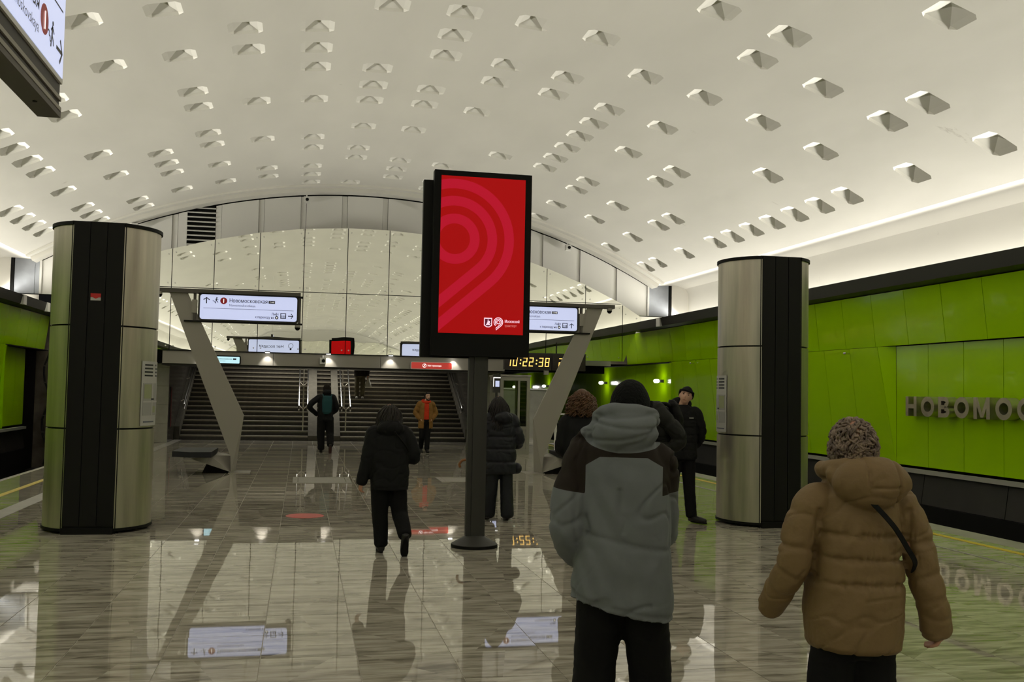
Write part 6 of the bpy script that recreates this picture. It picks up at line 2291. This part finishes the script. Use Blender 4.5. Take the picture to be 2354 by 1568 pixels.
# ---- 9. ochre coat over an orange hoodie, coming from the stairs
def person_orange():
    H = 1.645
    t = person((3.38, 27.5, 0), R_(184), 'person in an open ochre coat over an orange hoodie, coming from the stairs')
    J = skeleton(H, head=(-0.03, 0.02, 1.53), neck=(0, 0, 1.40), shL=(-0.175, 0, 1.32), elL=(-0.275, -0.02, 1.06), wrL=(-0.165, 0.06, 0.92), shR=(0.175, 0, 1.32), elR=(0.275, -0.02, 1.06), wrR=(0.165, 0.06, 0.92),
                 hipL=(-0.085, 0, 0.85), knL=(-0.045, 0.08, 0.47), anL=(-0.02, 0.16, 0.10), hipR=(0.085, 0, 0.85), knR=(0.10, 0.04, 0.46), anR=(0.10, -0.12, 0.12))
    b, rm, k = make_body(t, J, H, 'skin_pale', yaw=0.35, pitch=0.12, voxel=0.006)
    eyes(t, J['head'], rm, k)
    trousers(t, J, M['black_trouser'], (0.098, 0.08, 0.068))
    shoe(t, J['anL'], (0, 1, 0))
    shoe(t, J['anR'], (0, 1, 0), -0.3)
    P = [torso([(0.90, 0.135, 0.125, 0.01, 0), (1.10, 0.145, 0.13, 0.01, 0), (1.30, 0.14, 0.125, 0.01, 0), (1.38, 0.10, 0.10, 0.01, 0), (1.42, 0.08, 0.085, 0.01, 0)])]
    n = 20
    P.append(limb([(0.10 * math.cos(a), 0.01 + 0.10 * math.sin(a), 1.40 - 0.03 * math.sin(a)) for a in [2 * PI * q / n for q in range(n + 1)]], [0.036] * (n + 1), 12))
    fuse('hoodie', P, M['orange_cloth'], t, 0.009, 3, None, 0.006)
    # coat open at the front: two front panels and a back, as a thick shell
    mb = []
    seg = 30
    V, F = [], []
    zs = [0.66 + 0.02 * q for q in range(37)]
    for z in zs:
        hw, hd = lerp_table([(0.66, 0.205, 0.165), (0.95, 0.20, 0.16), (1.20, 0.195, 0.155), (1.32, 0.175, 0.14), (1.40, 0.115, 0.115)], z)
        op = 0.36 + 0.06 * (1.4 - z)
        for q in range(seg + 1):
            a = PI / 2 + op + (2 * PI - 2 * op) * q / seg
            V.append((hw * math.cos(a), hd * math.sin(a), z))
        for q in range(seg, -1, -1):
            a = PI / 2 + op + (2 * PI - 2 * op) * q / seg
            V.append(((hw - 0.03) * math.cos(a), (hd - 0.03) * math.sin(a), z))
    w = 2 * (seg + 1)
    for i in range(len(zs) - 1):
        for q in range(w):
            F.append((i * w + q, i * w + (q + 1) % w, (i + 1) * w + (q + 1) % w, (i + 1) * w + q))
    for base in (0, (len(zs) - 1) * w):
        for q in range(seg):
            F.append((base + q, base + q + 1, base + w - 2 - q, base + w - 1 - q))
    P = [(V, F)]
    for s in 'LR':
        g = -1 if s == 'L' else 1
        P.append(limb([(0.12 * g, -0.01, 1.33), J['sh' + s], (0.245 * g, -0.02, 1.18), J['el' + s], J['wr' + s]], [0.07, 0.083, 0.078, 0.073, 0.062], 16, (0.4, 0.6, 0.8), 0.01))
    P.append(limb([(0.115 * math.cos(a), -0.01 + 0.11 * math.sin(a), 1.40) for a in [PI * 0.92 + (PI * 1.16) * q / 14 for q in range(15)]], [0.028] * 15, 10))
    fuse('coat', P, M['ochre_cloth'], t, 0.010, 2, None, 0.005)
    cut = lambda p: (p.y < 0.03 and p.z > -0.05) or p.z > 0.075
    hair_cap(t, J['head'], rm, k, M['hair_black'], short_strands(J['head'], rm, k, 150, 7, 0.025, cut, 0.007, (0.080, 0.10, 0.118)), cut=cut, cap=(0.080, 0.10, 0.118))
    bd = []
    for s in (-1, 1):
        bd.append(limb([J['head'] + rm @ (Vector((0.064 * s, 0.02, -0.05)) * k), J['head'] + rm @ (Vector((0.050 * s, 0.055, -0.09)) * k), J['head'] + rm @ (Vector((0.0, 0.078, -0.112)) * k)], [0.008, 0.016, 0.020], 10))
    bd.append(limb([J['head'] + rm @ (Vector((x, y, z)) * k) for x, y, z in ((-0.034, 0.076, -0.068), (0, 0.093, -0.052), (0.034, 0.076, -0.068))], [0.007, 0.007, 0.007], 8))
    fuse('beard', bd, M['hair_black'], t, 0.005, 2)
    return t


# ---- 10. on the stairs, head hidden by the lintel
def person_stairs():
    H = 1.72
    st_y, st_z = 33.1 + TRD * 8 + 0.16, RIS * 9
    t = person((2.03, st_y, st_z), R_(178), 'person in a dark coat and khaki trousers coming down the stairs with a white bag')
    J = skeleton(H, elL=(-0.26, 0.0, 1.08), wrL=(-0.27, 0.05, 0.84), elR=(0.25, 0.02, 1.10), wrR=(0.10, 0.20, 1.18),
                 hipL=(-0.09, 0, 0.87), knL=(-0.10, 0.03, 0.48), anL=(-0.10, -0.02, 0.10), hipR=(0.09, 0, 0.87), knR=(0.10, 0.03, 0.48), anR=(0.10, -0.02, 0.10))
    b, rm, k = make_body(t, J, H, voxel=0.010)
    trousers(t, J, M['khaki_cloth'], (0.10, 0.085, 0.075), wr=0.006)
    shoe(t, J['anL'], (0, 1, 0), mt='shoe_pale')
    shoe(t, J['anR'], (0, 1, 0), mt='shoe_pale')
    P = [torso([(0.80, 0.21, 0.15, 0, 0), (1.10, 0.21, 0.15, 0, 0), (1.30, 0.20, 0.15, 0, 0), (1.40, 0.16, 0.12, 0, 0), (1.48, 0.09, 0.09, 0, 0)])]
    for s in 'LR':
        g = -1 if s == 'L' else 1
        P.append(limb([(0.12 * g, 0, 1.37), J['sh' + s], J['el' + s], J['wr' + s]], [0.075, 0.085, 0.073, 0.058], 16))
    fuse('coat', P, M['brown_black'], t, 0.012, 3, None, 0.006)
    cut = lambda p: p.y < 0.05 or p.z > 0.06
    hair_cap(t, J['head'], rm, k, M['hair_dark'], short_strands(J['head'], rm, k, 120, 17, 0.04, cut), cut=cut)
    # the white carrier bag in the hand
    bag = empty('carrier_bag', (2.03 + 0.29, st_y - 0.07, st_z + 0.42), label='white carrier bag held by the person on the stairs', cat='bag')
    V, F = [], []
    prof = [(0.0, 0.11, 0.05), (0.02, 0.12, 0.06), (0.14, 0.09, 0.05), (0.26, 0.045, 0.03), (0.33, 0.02, 0.015)]
    n = 14
    for z, a, c2 in prof:
        for q in range(n):
            tt_ = 2 * PI * q / n
            V.append((a * math.cos(tt_) * (1 + 0.08 * math.sin(3 * tt_)), c2 * math.sin(tt_), z))
    for i in range(len(prof) - 1):
        for q in range(n):
            F.append((i * n + q, i * n + (q + 1) % n, (i + 1) * n + (q + 1) % n, (i + 1) * n + q))
    F.append(tuple(range(n - 1, -1, -1)))
    MB().add(V, F).build('sack', M['white_cloth'], bag, smooth=True)
    MB().tube([(-0.02, 0, 0.32), (-0.03, 0, 0.38), (0, 0, 0.42), (0.03, 0, 0.38), (0.02, 0, 0.32)], 0.006, 6).build('handle', M['white_cloth'], bag)
    return t


for fn in (person_grey, person_tan, person_black, person_navy, person_curly, person_beanie, person_pack, person_teal, person_orange, person_stairs):
    fn()

# brown handled bag in the navy coat's left hand, most of it behind the post
hb = empty('handbag', (2.275, 13.08, 0.545), R_(6), 'brown handbag with a curled strap, peeking out left of the display post', 'bag')
V, F = ball((0.06, 0.02, 0.05), (0.09, 0.05, 0.12), 18, 12)
MB().add(V, F).build('pouch', M['brown_strap'], hb, smooth=True)
pts = catmull([(0.05, 0, 0.14), (0.0, 0, 0.17), (-0.06, 0, 0.20), (-0.05, 0, 0.27), (0.01, 0, 0.34), (0.05, 0, 0.36)], 18)
MB().tube(pts, 0.022, 8).build('handle', M['brown_strap'], hb, smooth=True)
pts = catmull([(0.0, -0.01, 0.16), (-0.07, -0.01, 0.19), (-0.12, -0.01, 0.25), (-0.18, -0.01, 0.245), (-0.215, -0.01, 0.20), (-0.205, -0.01, 0.155)], 18)
MB().tube(pts, 0.017, 8).build('loose_strap', M['brown_strap'], hb, smooth=True)
